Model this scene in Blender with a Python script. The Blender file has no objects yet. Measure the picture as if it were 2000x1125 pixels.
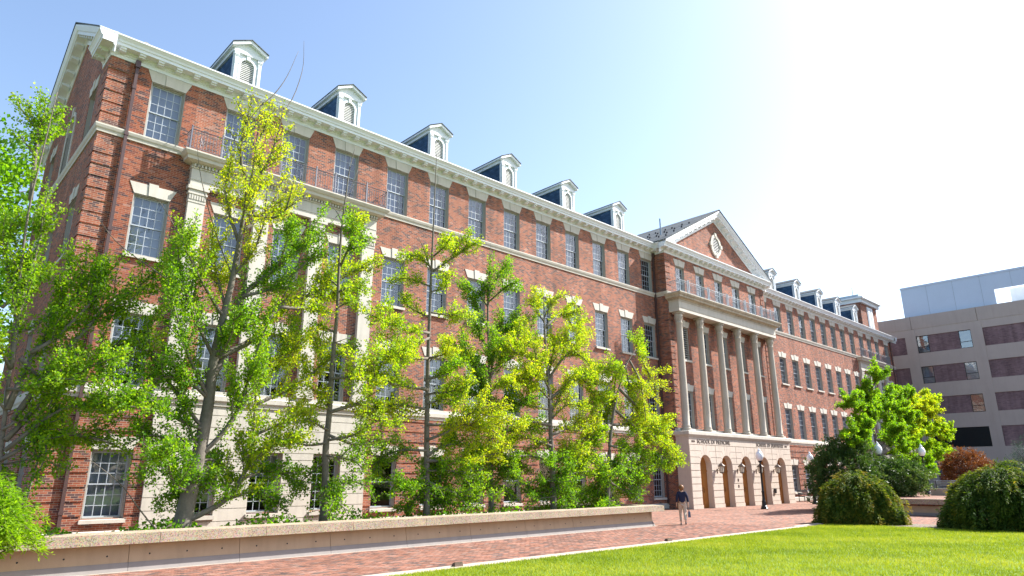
import bpy, bmesh, math, random
import numpy as np
from mathutils import Vector, Matrix
R = math.radians
random.seed(11)
rng = np.random.default_rng(7)
sc = bpy.context.scene
COL = sc.collection

# ------------------------------------------------------------------ camera
cd = bpy.data.cameras.new('camera')
cd.sensor_width = 36.0
cd.lens = 1302.1 / 2000 * 36.0
cd.clip_start = 0.1
cd.clip_end = 3000
cam = bpy.data.objects.new('camera', cd)
COL.objects.link(cam)
cam.matrix_world = (Matrix.Translation((-5.345, -27.433, 2.1)) @ Matrix.Rotation(-0.7571, 4, 'Z')
                    @ Matrix.Rotation(math.pi / 2 + 0.2758, 4, 'X') @ Matrix.Rotation(-0.0023, 4, 'Z'))
sc.camera = cam

# ------------------------------------------------------------------ sky and sun
SUN_AZ = R(113.0)      # clockwise from +Y towards +X
SUN_EL = R(43.0)
sun_dir = Vector((math.sin(SUN_AZ) * math.cos(SUN_EL), math.cos(SUN_AZ) * math.cos(SUN_EL), math.sin(SUN_EL)))
w = bpy.data.worlds.new('World')
sc.world = w
w.use_nodes = True
wn = w.node_tree
wn.nodes.clear()
wo = wn.nodes.new('ShaderNodeOutputWorld')
wb = wn.nodes.new('ShaderNodeBackground')
sky = wn.nodes.new('ShaderNodeTexSky')
sky.sky_type = 'NISHITA'
sky.sun_disc = False
sky.sun_elevation = SUN_EL
sky.sun_rotation = SUN_AZ
sky.air_density = 1.0
sky.dust_density = 1.5
sky.ozone_density = 1.0
wb.inputs['Strength'].default_value = 0.125
wn.links.new(sky.outputs[0], wb.inputs[0])
wn.links.new(wb.outputs[0], wo.inputs[0])
sl = bpy.data.lights.new('sun', 'SUN')
sl.energy = 5.0
sl.angle = R(0.53)
sl.color = (1.0, 0.965, 0.90)
sun = bpy.data.objects.new('sun', sl)
COL.objects.link(sun)
sun.rotation_euler = sun_dir.to_track_quat('Z', 'Y').to_euler()
sun.location = (60, -60, 60)
sc.view_settings.view_transform = 'Standard'
sc.view_settings.look = 'None'
sc.view_settings.exposure = 1.35
sc.view_settings.gamma = 1.0
sc.render.engine = 'CYCLES'

# ------------------------------------------------------------------ helpers
def tag(o, label=None, cat=None, group=None, kind=None):
    if label: o['label'] = label
    if cat: o['category'] = cat
    if group: o['group'] = group
    if kind: o['kind'] = kind
    return o

def empty(name, loc=(0, 0, 0), rz=0.0, parent=None):
    o = bpy.data.objects.new(name, None)
    o.empty_display_size = 0.3
    COL.objects.link(o)
    o.location = loc
    o.rotation_euler = (0, 0, rz)
    if parent: o.parent = parent
    return o

def obj(name, mesh, parent=None, loc=(0, 0, 0), rz=0.0):
    o = bpy.data.objects.new(name, mesh)
    COL.objects.link(o)
    o.location = loc
    if rz: o.rotation_euler = (0, 0, rz)
    if parent: o.parent = parent
    return o

class MB:
    """collects shapes, then makes one mesh"""
    def __init__(s): s.v = []; s.f = []; s.mi = []; s.cur = 0
    def m(s, i): s.cur = i; return s
    def add(s, vs, fs):
        b = len(s.v); s.v += [tuple(p) for p in vs]
        for f in fs: s.f.append([b + i for i in f]); s.mi.append(s.cur)
        return s
    def box(s, x0, x1, y0, y1, z0, z1):
        return s.add([(x0, y0, z0), (x1, y0, z0), (x1, y1, z0), (x0, y1, z0), (x0, y0, z1), (x1, y0, z1), (x1, y1, z1), (x0, y1, z1)],
                     [(0, 3, 2, 1), (4, 5, 6, 7), (0, 1, 5, 4), (1, 2, 6, 5), (2, 3, 7, 6), (3, 0, 4, 7)])
    def quad(s, a, b, c, d): return s.add([a, b, c, d], [(0, 1, 2, 3)])
    def poly(s, ps): return s.add(ps, [tuple(range(len(ps)))])
    def prism(s, pts, fn, d0, d1):
        """pts: 2-d outline, fn(u, v, d) -> xyz"""
        n = len(pts)
        vs = [fn(u, v, d0) for u, v in pts] + [fn(u, v, d1) for u, v in pts]
        fs = [tuple(range(n)), tuple(reversed(range(n, 2 * n)))] + [(i, i + n, (i + 1) % n + n, (i + 1) % n) for i in range(n)]
        return s.add(vs, fs)
    def lathe(s, prof, c=(0, 0, 0), n=12):
        vs = []; fs = []
        for r, z in prof:
            for k in range(n):
                a = 2 * math.pi * k / n
                vs.append((c[0] + r * math.cos(a), c[1] + r * math.sin(a), c[2] + z))
        for i in range(len(prof) - 1):
            for k in range(n):
                fs.append((i * n + k, i * n + (k + 1) % n, (i + 1) * n + (k + 1) % n, (i + 1) * n + k))
        fs.append(tuple(reversed(range(n)))); fs.append(tuple(range((len(prof) - 1) * n, len(prof) * n)))
        return s.add(vs, fs)
    def tube(s, pts, rad, n=6):
        pts = [Vector(p) for p in pts]; m = len(pts)
        if not hasattr(rad, '__len__'): rad = [rad] * m
        vs = []; fs = []
        for i, p in enumerate(pts):
            d = (pts[min(i + 1, m - 1)] - pts[max(i - 1, 0)])
            if d.length < 1e-6: d = Vector((0, 0, 1))
            d.normalize()
            a = d.orthogonal().normalized() if abs(d.z) < 0.99 else Vector((1, 0, 0))
            if abs(d.z) < 0.99: a = d.cross(Vector((0, 0, 1))).normalized()
            b = d.cross(a)
            for k in range(n):
                t = 2 * math.pi * k / n
                vs.append(p + (a * math.cos(t) + b * math.sin(t)) * rad[i])
        for i in range(m - 1):
            for k in range(n):
                fs.append((i * n + k, i * n + (k + 1) % n, (i + 1) * n + (k + 1) % n, (i + 1) * n + k))
        fs.append(tuple(reversed(range(n)))); fs.append(tuple(range((m - 1) * n, m * n)))
        return s.add(vs, fs)
    def sweep(s, path, prof, closed_prof=False):
        """path: list of (x, y); prof: list of (outward, z); outward is to the right of travel"""
        P = [Vector((p[0], p[1])) for p in path]; n = len(prof); vs = []
        for i, p in enumerate(P):
            ns = []
            if i > 0: d = (P[i] - P[i - 1]).normalized(); ns.append(Vector((d.y, -d.x)))
            if i < len(P) - 1: d = (P[i + 1] - P[i]).normalized(); ns.append(Vector((d.y, -d.x)))
            o = ns[0] if len(ns) == 1 else (ns[0] + ns[1]) / (1 + ns[0].dot(ns[1]))
            for q in prof: vs.append((p.x + o.x * q[0], p.y + o.y * q[0], q[1]))
        fs = []
        for i in range(len(P) - 1):
            for k in range(n - 1): fs.append((i * n + k, (i + 1) * n + k, (i + 1) * n + k + 1, i * n + k + 1))
        fs.append(tuple(range(n))); fs.append(tuple(reversed(range((len(P) - 1) * n, len(P) * n))))
        return s.add(vs, fs)
    def mesh(s, name, mats, smooth=False, fix=True):
        me = bpy.data.meshes.new(name)
        me.from_pydata(s.v, [], s.f)
        for m_ in (mats if isinstance(mats, (list, tuple)) else [mats]): me.materials.append(m_)
        me.polygons.foreach_set('material_index', s.mi)
        if fix:
            bm = bmesh.new(); bm.from_mesh(me); bmesh.ops.recalc_face_normals(bm, faces=bm.faces); bm.to_mesh(me); bm.free()
        if smooth: me.polygons.foreach_set('use_smooth', [True] * len(me.polygons))
        me.update()
        return me
    def build(s, name, mats, parent=None, loc=(0, 0, 0), smooth=False, rz=0.0):
        return obj(name, s.mesh(name, mats, smooth), parent, loc, rz)

FRONT = lambda y0: (lambda u, v, d: (u, y0 + d, v))      # wall facing -y, d inwards
LEFTW = lambda x0: (lambda u, v, d: (x0 + d, u, v))      # wall facing -x, d inwards

def wall(mb, fn, u0, u1, z0, z1, ops, depth):
    us = sorted({u0, u1, *[o[0] for o in ops], *[o[1] for o in ops]})
    zs = sorted({z0, z1, *[o[2] for o in ops], *[o[3] for o in ops]})
    us = [u for u in us if u0 <= u <= u1]; zs = [z for z in zs if z0 <= z <= z1]
    for a, b in zip(us, us[1:]):
        for c, d in zip(zs, zs[1:]):
            mu, mz = (a + b) / 2, (c + d) / 2
            if any(o[0] < mu < o[1] and o[2] < mz < o[3] for o in ops): continue
            mb.quad(fn(a, c, 0), fn(b, c, 0), fn(b, d, 0), fn(a, d, 0))
    for a, b, c, d in ops:
        for p, q in (((a, c), (a, d)), ((a, d), (b, d)), ((b, d), (b, c)), ((b, c), (a, c))):
            mb.quad(fn(p[0], p[1], 0), fn(q[0], q[1], 0), fn(q[0], q[1], depth), fn(p[0], p[1], depth))

# ------------------------------------------------------------------ materials
def NN(nt, t, ins=None, **at):
    n = nt.nodes.new(t)
    for k, v in at.items(): setattr(n, k, v)
    for k, v in (ins or {}).items():
        i = n.inputs[k]
        if hasattr(v, 'is_output'): nt.links.new(v, i)
        else: i.default_value = v
    return n
def newmat(name):
    m = bpy.data.materials.new(name); m.use_nodes = True; nt = m.node_tree; nt.nodes.clear()
    return m, nt, NN(nt, 'ShaderNodeOutputMaterial')
def ramp(nt, fac, stops, interp='LINEAR'):
    r = NN(nt, 'ShaderNodeValToRGB', {'Fac': fac}); cr = r.color_ramp; cr.interpolation = interp
    while len(cr.elements) < len(stops): cr.elements.new(0.5)
    for e, (p, c) in zip(cr.elements, stops): e.position = p; e.color = (*c, 1) if len(c) == 3 else c
    return r.outputs[0]
def mixc(nt, fac, a, b, mode='MIX'):
    n = NN(nt, 'ShaderNodeMix', data_type='RGBA', blend_type=mode)
    for k, v in ((0, fac), (6, a), (7, b)):
        if hasattr(v, 'is_output'): nt.links.new(v, n.inputs[k])
        else: n.inputs[k].default_value = v if k == 0 else (*v, 1)
    return n.outputs[2]
def math_(nt, op, a, b=0.0):
    n = NN(nt, 'ShaderNodeMath', operation=op)
    for k, v in ((0, a), (1, b)):
        if hasattr(v, 'is_output'): nt.links.new(v, n.inputs[k])
        else: n.inputs[k].default_value = v
    return n.outputs[0]
def simple(name, col, rough=0.7, var=0.18, scale=3.0, fine=40.0, bump=0.15, metal=0.0, spec=0.4, streak=0.0, speck=None):
    m, nt, out = newmat(name)
    pos = NN(nt, 'ShaderNodeNewGeometry').outputs['Position']
    n1 = NN(nt, 'ShaderNodeTexNoise', {'Vector': pos, 'Scale': scale, 'Detail': 5.0, 'Roughness': 0.6}).outputs[0]
    n2 = NN(nt, 'ShaderNodeTexNoise', {'Vector': pos, 'Scale': fine, 'Detail': 3.0}).outputs[0]
    f = math_(nt, 'ADD', math_(nt, 'MULTIPLY', n1, 0.65), math_(nt, 'MULTIPLY', n2, 0.35))
    c = ramp(nt, f, [(0.3, tuple(x * (1 - var) for x in col)), (0.7, tuple(min(1, x * (1 + var)) for x in col))])
    if streak:
        mp = NN(nt, 'ShaderNodeMapping', {'Vector': pos, 'Scale': (3.0, 3.0, 0.25)}).outputs[0]
        s = NN(nt, 'ShaderNodeTexNoise', {'Vector': mp, 'Scale': 1.6, 'Detail': 6.0}).outputs[0]
        c = mixc(nt, math_(nt, 'MULTIPLY', ramp(nt, s, [(0.48, (0, 0, 0)), (0.72, (1, 1, 1))]), streak), c, tuple(x * 0.45 for x in col))
    if speck:
        v = NN(nt, 'ShaderNodeTexVoronoi', {'Vector': pos, 'Scale': speck[0]}).outputs['Color']
        c = mixc(nt, speck[1], c, v, 'SOFT_LIGHT')
        vv = NN(nt, 'ShaderNodeTexWhiteNoise', {'Vector': v}).outputs[0]
        c = mixc(nt, 0.8, c, ramp(nt, vv, [(0, (0.25, 0.2, 0.16)), (0.35, (0.9, 0.9, 0.9)), (1, (1.1, 1.05, 1.0))]), 'MULTIPLY')
    p = NN(nt, 'ShaderNodeBsdfPrincipled', {'Base Color': c, 'Roughness': rough, 'Metallic': metal, 'Specular IOR Level': spec})
    if bump:
        b = NN(nt, 'ShaderNodeBump', {'Height': f, 'Strength': bump, 'Distance': 0.02})
        nt.links.new(b.outputs[0], p.inputs['Normal'])
    nt.links.new(p.outputs[0], out.inputs[0])
    return m

BRICK_RAMP = [(0.0, (0.085, 0.048, 0.053)), (0.18, (0.12, 0.06, 0.058)), (0.28, (0.19, 0.062, 0.044)), (0.38, (0.25, 0.076, 0.044)),
              (0.6, (0.315, 0.095, 0.05)), (0.85, (0.35, 0.12, 0.064)), (0.95, (0.28, 0.08, 0.05)), (1.0, (0.38, 0.21, 0.16))]
MORTAR = (0.40, 0.31, 0.235)
def brick_mat(name, stops=BRICK_RAMP, mortar=MORTAR, bw=0.225, rh=0.075, ms=0.0075, plan=False, tinted=False, far=0.0):
    m, nt, out = newmat(name)
    g = NN(nt, 'ShaderNodeNewGeometry')
    pos = g.outputs['Position']
    s = NN(nt, 'ShaderNodeSeparateXYZ', {0: pos})
    n1 = NN(nt, 'ShaderNodeTexNoise', {'Vector': pos, 'Scale': 0.7, 'Detail': 4.0}).outputs[0]
    n2 = NN(nt, 'ShaderNodeTexNoise', {'Vector': pos, 'Scale': 55.0, 'Detail': 3.0}).outputs[0]
    if tinted:
        t = NN(nt, 'ShaderNodeAttribute', attribute_name='tint').outputs['Fac']
        c = ramp(nt, t, stops)
        h = n2
    else:
        if plan: u, v = s.outputs[0], s.outputs[1]
        else:
            sn = NN(nt, 'ShaderNodeSeparateXYZ', {0: g.outputs['True Normal']})
            side = math_(nt, 'GREATER_THAN', math_(nt, 'ABSOLUTE', sn.outputs[0]), 0.6)
            mx = NN(nt, 'ShaderNodeMix', {0: side, 2: s.outputs[0], 3: s.outputs[1]}, data_type='FLOAT')
            u, v = mx.outputs[0], s.outputs[2]
        uv = NN(nt, 'ShaderNodeCombineXYZ', {0: u, 1: v}).outputs[0]
        bt = NN(nt, 'ShaderNodeTexBrick', {'Vector': uv, 'Color1': (0, 0, 0, 1), 'Color2': (1, 1, 1, 1), 'Mortar': (0, 0, 0, 1), 'Scale': 1.0,
                'Mortar Size': ms, 'Mortar Smooth': 0.15, 'Bias': 0.0, 'Brick Width': bw, 'Row Height': rh}, offset=0.5, offset_frequency=2)
        c = mixc(nt, bt.outputs['Fac'], ramp(nt, bt.outputs['Color'], stops), mortar)
        h = math_(nt, 'SUBTRACT', math_(nt, 'MULTIPLY', n2, 0.3), bt.outputs['Fac'])
    c = mixc(nt, 1.0, c, ramp(nt, n1, [(0.3, (0.82, 0.8, 0.8)), (0.7, (1.1, 1.1, 1.12))]), 'MULTIPLY')
    mp = NN(nt, 'ShaderNodeMapping', {'Vector': pos, 'Scale': (2.2, 2.2, 0.18)}).outputs[0]
    n3 = NN(nt, 'ShaderNodeTexNoise', {'Vector': mp, 'Scale': 1.0, 'Detail': 5.0}).outputs[0]
    if not plan: c = mixc(nt, 1.0, c, ramp(nt, n3, [(0.35, (1.08, 1.06, 1.06)), (0.7, (0.74, 0.72, 0.72))]), 'MULTIPLY')
    c = mixc(nt, 0.5, c, ramp(nt, n2, [(0.3, (0.8, 0.8, 0.8)), (0.7, (1.15, 1.15, 1.15))]), 'MULTIPLY')
    p = NN(nt, 'ShaderNodeBsdfPrincipled', {'Base Color': c, 'Roughness': 0.85, 'Specular IOR Level': 0.25})
    b = NN(nt, 'ShaderNodeBump', {'Height': h, 'Strength': 0.35, 'Distance': 0.003})
    nt.links.new(b.outputs[0], p.inputs['Normal'])
    nt.links.new(p.outputs[0], out.inputs[0])
    return m
def glass_mat(name, tint=(0.52, 0.58, 0.68), boost=1.5, floor=0.05):
    m, nt, out = newmat(name)
    pos = NN(nt, 'ShaderNodeNewGeometry').outputs['Position']
    n = NN(nt, 'ShaderNodeTexNoise', {'Vector': pos, 'Scale': 2.2, 'Detail': 2.0}).outputs[0]
    b = NN(nt, 'ShaderNodeBump', {'Height': n, 'Strength': 0.12, 'Distance': 0.05}).outputs[0]
    fc = NN(nt, 'ShaderNodeLayerWeight', {'Blend': 0.5}).outputs['Facing']      # same from both sides of the pane
    fr = math_(nt, 'ADD', math_(nt, 'MULTIPLY', math_(nt, 'POWER', fc, 5.0), 0.96), 0.045)
    fac = NN(nt, 'ShaderNodeMath', {0: math_(nt, 'ADD', math_(nt, 'MULTIPLY', fr, boost), floor)}, operation='MINIMUM')
    fac.inputs[1].default_value = 0.95
    gl = NN(nt, 'ShaderNodeBsdfGlossy', {'Color': (1, 1, 1, 1), 'Roughness': 0.03, 'Normal': b})
    tr = NN(nt, 'ShaderNodeBsdfTransparent', {'Color': (*tint, 1)})
    mx = NN(nt, 'ShaderNodeMixShader', {0: fac.outputs[0], 1: tr.outputs[0], 2: gl.outputs[0]})
    nt.links.new(mx.outputs[0], out.inputs[0])
    return m
def leaf_mat(name, stops, trans=0.62, rough=0.55):
    m, nt, out = newmat(name)
    t = NN(nt, 'ShaderNodeAttribute', attribute_name='tint').outputs['Fac']
    c = ramp(nt, t, stops)
    d = NN(nt, 'ShaderNodeBsdfPrincipled', {'Base Color': c, 'Roughness': rough, 'Specular IOR Level': 0.35})
    tc = mixc(nt, 1.0, c, (1.25, 1.2, 0.6), 'MULTIPLY')
    tl = NN(nt, 'ShaderNodeBsdfTranslucent', {'Color': tc})
    mx = NN(nt, 'ShaderNodeMixShader', {0: trans, 1: d.outputs[0], 2: tl.outputs[0]})
    nt.links.new(mx.outputs[0], out.inputs[0])
    return m

M = {}
M['brick'] = brick_mat('brick_wall')
M['brick_piece'] = brick_mat('brick_piece', tinted=True)
M['mortar'] = simple('mortar', MORTAR, 0.9, 0.12, 6, 60, 0.2)
M['stone'] = simple('limestone', (0.52, 0.485, 0.425), 0.8, 0.1, 1.2, 30, 0.12, streak=0.22)
M['porch'] = simple('porch_limestone', (0.55, 0.465, 0.395), 0.8, 0.1, 1.5, 30, 0.12, streak=0.18)
M['column'] = simple('column_limestone', (0.44, 0.39, 0.325), 0.8, 0.1, 1.2, 30, 0.12, streak=0.3)
M['grime'] = simple('weathered_limestone', (0.42, 0.37, 0.29), 0.85, 0.25, 0.9, 20, 0.15, streak=0.6)
M['white'] = simple('white_paint', (0.69, 0.725, 0.76), 0.55, 0.05, 2, 30, 0.05, streak=0.06)
M['frame'] = simple('taupe_window_frame', (0.33, 0.31, 0.28), 0.5, 0.06, 3, 30, 0.0)
M['sash'] = simple('pale_sash_paint', (0.36, 0.40, 0.45), 0.45, 0.05, 3, 30, 0.0)
M['glass'] = glass_mat('window_glass')
M['glass2'] = glass_mat('office_glass', (0.55, 0.65, 0.75), 2.2, 0.12)
M['inside'] = simple('dark_interior', (0.08, 0.08, 0.085), 0.9, 0.1, 2, 10, 0.0)
M['curtain'] = simple('pale_curtain', (0.40, 0.42, 0.48), 0.9, 0.05, 4, 30, 0.0)
M['blind'] = simple('window_blind', (0.45, 0.46, 0.50), 0.8, 0.05, 4, 30, 0.0)
M['slate_blue'] = brick_mat('blue_slate_cheek', [(0, (0.035, 0.08, 0.15)), (0.5, (0.055, 0.12, 0.22)), (1, (0.08, 0.155, 0.27))], (0.02, 0.045, 0.085), 0.3, 0.14, 0.006)
M['roof'] = brick_mat('grey_slate_roof', [(0, (0.06, 0.075, 0.085)), (0.5, (0.10, 0.12, 0.13)), (1, (0.15, 0.17, 0.175))], (0.03, 0.035, 0.04), 0.3, 0.2, 0.008)
M['pipe'] = simple('brown_downpipe_paint', (0.085, 0.05, 0.048), 0.4, 0.1, 3, 30, 0.0)
M['iron'] = simple('grey_iron', (0.16, 0.16, 0.19), 0.45, 0.1, 5, 30, 0.0, metal=0.3)
M['iron_blue'] = simple('pale_blue_iron', (0.30, 0.36, 0.42), 0.45, 0.1, 5, 30, 0.0, metal=0.2)
M['black'] = simple('black_paint', (0.012, 0.012, 0.014), 0.35, 0.1, 5, 30, 0.0)
M['letter'] = simple('bronze_letter', (0.13, 0.105, 0.09), 0.5, 0.1, 5, 30, 0.0)
M['door'] = simple('varnished_oak', (0.36, 0.145, 0.03), 0.45, 0.2, 1.5, 18, 0.05)
M['agg'] = simple('exposed_aggregate_coping', (0.36, 0.29, 0.215), 0.9, 0.2, 2, 60, 0.4, speck=(55.0, 0.4))
M['precast'] = simple('tan_precast_wall', (0.43, 0.31, 0.20), 0.85, 0.1, 1.2, 60, 0.25, streak=0.2)
M['basec'] = simple('grey_base_course', (0.25, 0.225, 0.21), 0.8, 0.08, 1.5, 60, 0.1, streak=0.15)
M['kerb'] = simple('pale_kerb_concrete', (0.42, 0.355, 0.29), 0.85, 0.15, 1.3, 50, 0.2, streak=0.1)
M['soil'] = simple('dark_soil', (0.055, 0.036, 0.022), 0.95, 0.4, 4, 30, 0.6)
M['mulch'] = simple('grey_gravel_mulch', (0.20, 0.165, 0.13), 0.95, 0.5, 9, 45, 0.8, speck=(30.0, 0.5))
M['lawn'] = simple('lawn_turf', (0.10, 0.175, 0.010), 0.9, 0.3, 0.8, 25, 0.5)  # base colour darkened in place of the self-shadow a flat sheet lacks
M['ground'] = simple('rough_ground', (0.10, 0.11, 0.05), 0.95, 0.3, 0.4, 8, 0.2)
PAVE = [(0, (0.10, 0.075, 0.07)), (0.2, (0.15, 0.09, 0.075)), (0.3, (0.22, 0.10, 0.068)), (0.6, (0.27, 0.125, 0.085)), (0.9, (0.31, 0.165, 0.12)), (1, (0.22, 0.16, 0.135))]
M['pave'] = brick_mat('brick_paving', PAVE, (0.25, 0.18, 0.13), 0.21, 0.105, 0.005, plan=True)
M['paver'] = brick_mat('brick_paver', PAVE, tinted=True)
M['joint'] = simple('paving_joint_sand', (0.22, 0.16, 0.115), 0.95, 0.2, 3, 40, 0.2)
M['bark'] = simple('grey_bark', (0.14, 0.12, 0.10), 0.9, 0.3, 5, 25, 0.8)
M['bark_dark'] = simple('brown_bark', (0.10, 0.07, 0.05), 0.9, 0.3, 5, 25, 0.6)
M['globe'] = simple('white_globe', (0.85, 0.87, 0.92), 0.3, 0.02, 2, 10, 0.0)
M['conc'] = simple('office_concrete', (0.42, 0.365, 0.33), 0.85, 0.06, 0.6, 30, 0.1, streak=0.08)
M['conc2'] = simple('office_parapet_concrete', (0.40, 0.345, 0.31), 0.85, 0.06, 0.6, 30, 0.1, streak=0.12)
M['obrick'] = brick_mat('office_brick', [(0, (0.16, 0.11, 0.12)), (0.5, (0.205, 0.14, 0.15)), (1, (0.24, 0.165, 0.17))], (0.21, 0.165, 0.17), 0.3, 0.1, 0.006)  # brick tones lightened to stand in for haze over the distance
M['metal'] = simple('blue_grey_metal_panel', (0.46, 0.54, 0.66), 0.5, 0.04, 0.5, 6, 0.0, metal=0.1)
M['louvre'] = simple('dark_louvre', (0.02, 0.028, 0.035), 0.5, 0.1, 3, 20, 0.0)
M['slat'] = simple('white_louvre_slat', (0.62, 0.62, 0.60), 0.6, 0.05, 3, 20, 0.0)
M['skin'] = simple('skin', (0.55, 0.33, 0.24), 0.5, 0.05, 8, 40, 0.0)
M['hair'] = simple('auburn_hair', (0.20, 0.085, 0.03), 0.5, 0.3, 30, 90, 0.3)
M['navy'] = simple('navy_cloth', (0.012, 0.014, 0.045), 0.85, 0.2, 12, 90, 0.2)
M['khaki'] = simple('pale_khaki_cloth', (0.52, 0.42, 0.34), 0.85, 0.1, 10, 90, 0.2)
M['shoe'] = simple('grey_shoe', (0.16, 0.14, 0.14), 0.5, 0.1, 10, 60, 0.0)
M['bag'] = simple('slate_blue_leather', (0.08, 0.10, 0.17), 0.45, 0.1, 10, 60, 0.1)
M['glow'] = simple('lantern_glass', (0.62, 0.58, 0.48), 0.2, 0.1, 6, 20, 0.0)
M['copper'] = simple('copper_lantern', (0.07, 0.045, 0.035), 0.4, 0.2, 8, 30, 0.0, metal=0.2)
M['leaf'] = leaf_mat('ginkgo_leaf', [(0, (0.065, 0.19, 0.010)), (0.35, (0.17, 0.345, 0.012)), (0.7, (0.31, 0.47, 0.014)), (1, (0.48, 0.50, 0.02))])
M['dleaf'] = leaf_mat('evergreen_leaf', [(0, (0.02, 0.055, 0.012)), (0.6, (0.055, 0.12, 0.022)), (1, (0.14, 0.20, 0.06))], 0.3, 0.45)
M['mleaf'] = leaf_mat('maple_leaf', [(0, (0.018, 0.045, 0.006)), (0.5, (0.06, 0.12, 0.012)), (0.8, (0.17, 0.20, 0.02)), (1, (0.30, 0.22, 0.03))], 0.4, 0.7)
M['rleaf'] = leaf_mat('rust_leaf', [(0, (0.10, 0.03, 0.012)), (0.6, (0.24, 0.085, 0.03)), (1, (0.36, 0.16, 0.06))], 0.25)
M['bleaf'] = leaf_mat('blue_needle', [(0, (0.03, 0.06, 0.05)), (1, (0.10, 0.17, 0.15))], 0.15)
M['grass'] = leaf_mat('grass_blade', [(0, (0.16, 0.23, 0.008)), (0.5, (0.275, 0.35, 0.014)), (1, (0.40, 0.42, 0.05))], 0.4)
# ================================================================== ground
def sheet(name, pts, z, mat, **k):
    mb = MB(); mb.poly([(x, y, z) for x, y in pts])
    return tag(mb.build(name, mat), kind='structure', **k)
sheet('ground', [(-400, -400), (600, -400), (600, 600), (-400, 600)], -0.05, M['ground'])
sheet('plaza', [(-60, -13.9), (-60, 0.5), (95, 0.5), (95, -70), (29.5, -70), (29.5, -13.9)], -0.012, M['pave'])
PX0, PX1, PY0, PY1 = -3.0, 24.0, -13.88, -9.18
mb = MB(); mb.poly([(PX0, PY0, -0.008), (PX1, PY0, -0.008), (PX1, PY1, -0.008), (PX0, PY1, -0.008)])
pavbed = tag(mb.build('paving', M['joint']), kind='structure')
# brick pavers laid in running bond
def tinted_mesh(name, boxes, tints, mat, bottom=False):
    """boxes: (N,6) array x0 x1 y0 y1 z0 z1"""
    b = np.asarray(boxes, float); n = len(b)
    ix = [(0, 2, 4), (1, 2, 4), (1, 3, 4), (0, 3, 4), (0, 2, 5), (1, 2, 5), (1, 3, 5), (0, 3, 5)]
    v = np.stack([b[:, i] for i in ix], 1).reshape(-1, 3)
    fc = np.array([(4, 5, 6, 7), (0, 1, 5, 4), (1, 2, 6, 5), (2, 3, 7, 6), (3, 0, 4, 7)] + ([(0, 3, 2, 1)] if bottom else []))
    f = (np.arange(n)[:, None, None] * 8 + fc[None]).reshape(-1, 4)
    return np_mesh(name, v, f, np.repeat(np.asarray(tints, float), len(fc)), mat)
def np_mesh(name, v, f, tint, mat, smooth=False):
    me = bpy.data.meshes.new(name)
    k = f.shape[1]
    me.vertices.add(len(v)); me.vertices.foreach_set('co', np.ascontiguousarray(v, np.float32).ravel())
    me.loops.add(f.size); me.loops.foreach_set('vertex_index', np.ascontiguousarray(f, np.int32).ravel())
    me.polygons.add(len(f)); me.polygons.foreach_set('loop_start', np.arange(0, f.size, k, dtype=np.int32))
    me.polygons.foreach_set('loop_total', np.full(len(f), k, np.int32))
    me.polygons.foreach_set('use_smooth', np.full(len(f), smooth, bool))
    me.update(calc_edges=True); me.validate()
    a = me.attributes.new('tint', 'FLOAT', 'FACE'); a.data.foreach_set('value', np.ascontiguousarray(tint, np.float32))
    me.materials.append(mat)
    return me
BWD, BLN = 0.105, 0.21
bx = []; r = 0; y = PY0
while y + BWD <= PY1:
    x = PX0 + (BLN / 2 if r % 2 else 0)
    while x + BLN <= PX1:
        bx.append((x + 0.004, x + BLN - 0.004, y + 0.004, y + BWD - 0.004, -0.05, rng.uniform(-0.0025, 0.0025))); x += BLN
    y += BWD; r += 1
bx = np.array(bx)
dist = np.hypot(bx[:, 0] - 4.2, (bx[:, 2] + 13.6) * 1.6)
order = np.argsort(dist)
near, rest = bx[order[:300]], bx[order[300:]]
o = obj('paver_field', tinted_mesh('paver_field', rest, rng.random(len(rest)), M['paver']), pavbed); tag(o, kind='stuff')
pv = [tinted_mesh('paver', [(0, BLN - 0.008, 0, BWD - 0.008, -0.04, 0)], [t], M['paver']) for t in np.linspace(0.02, 0.98, 12)]
for b in near: obj('paver', pv[int(rng.integers(12))], pavbed, (b[0], b[2], b[5]))
# lawn, kerb and bed
sheet('lawn', [(-60, -70), (26.9, -70), (26.9, -14.36), (-60, -14.36)], 0.035, M['lawn'])
sheet('mulch_bed', [(26.92, -40), (29.4, -40), (29.4, -13.95), (24.3, -13.95), (24.3, -14.34), (26.92, -14.34)], 0.03, M['mulch'])
kb = MB(); kb.box(-60, 24.3, -14.3, -13.95, -0.1, 0.0); kerb = tag(kb.build('lawn_kerb', M['joint']), kind='structure')
kst = MB(); kst.add([(0.006, -14.35, -.1), (2.394, -14.35, -.1), (2.394, -13.9, -.1), (0.006, -13.9, -.1), (0.006, -14.35, .05), (2.394, -14.35, .05), (2.394, -13.915, .05), (0.006, -13.915, .05)],
        [(0, 3, 2, 1), (4, 5, 6, 7), (0, 1, 5, 4), (1, 2, 6, 5), (2, 3, 7, 6), (3, 0, 4, 7)])
km = kst.mesh('kerb_stone', M['kerb'])
x = -23.7
while x < 24: obj('kerb_stone', km, kerb, (x, 0, 0)); x += 2.4
k2 = MB(); k2.box(24.3, 29.5, -13.93, -13.6, -0.1, 0.04); tag(k2.build('bed_kerb', M['kerb']), kind='structure')

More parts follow.
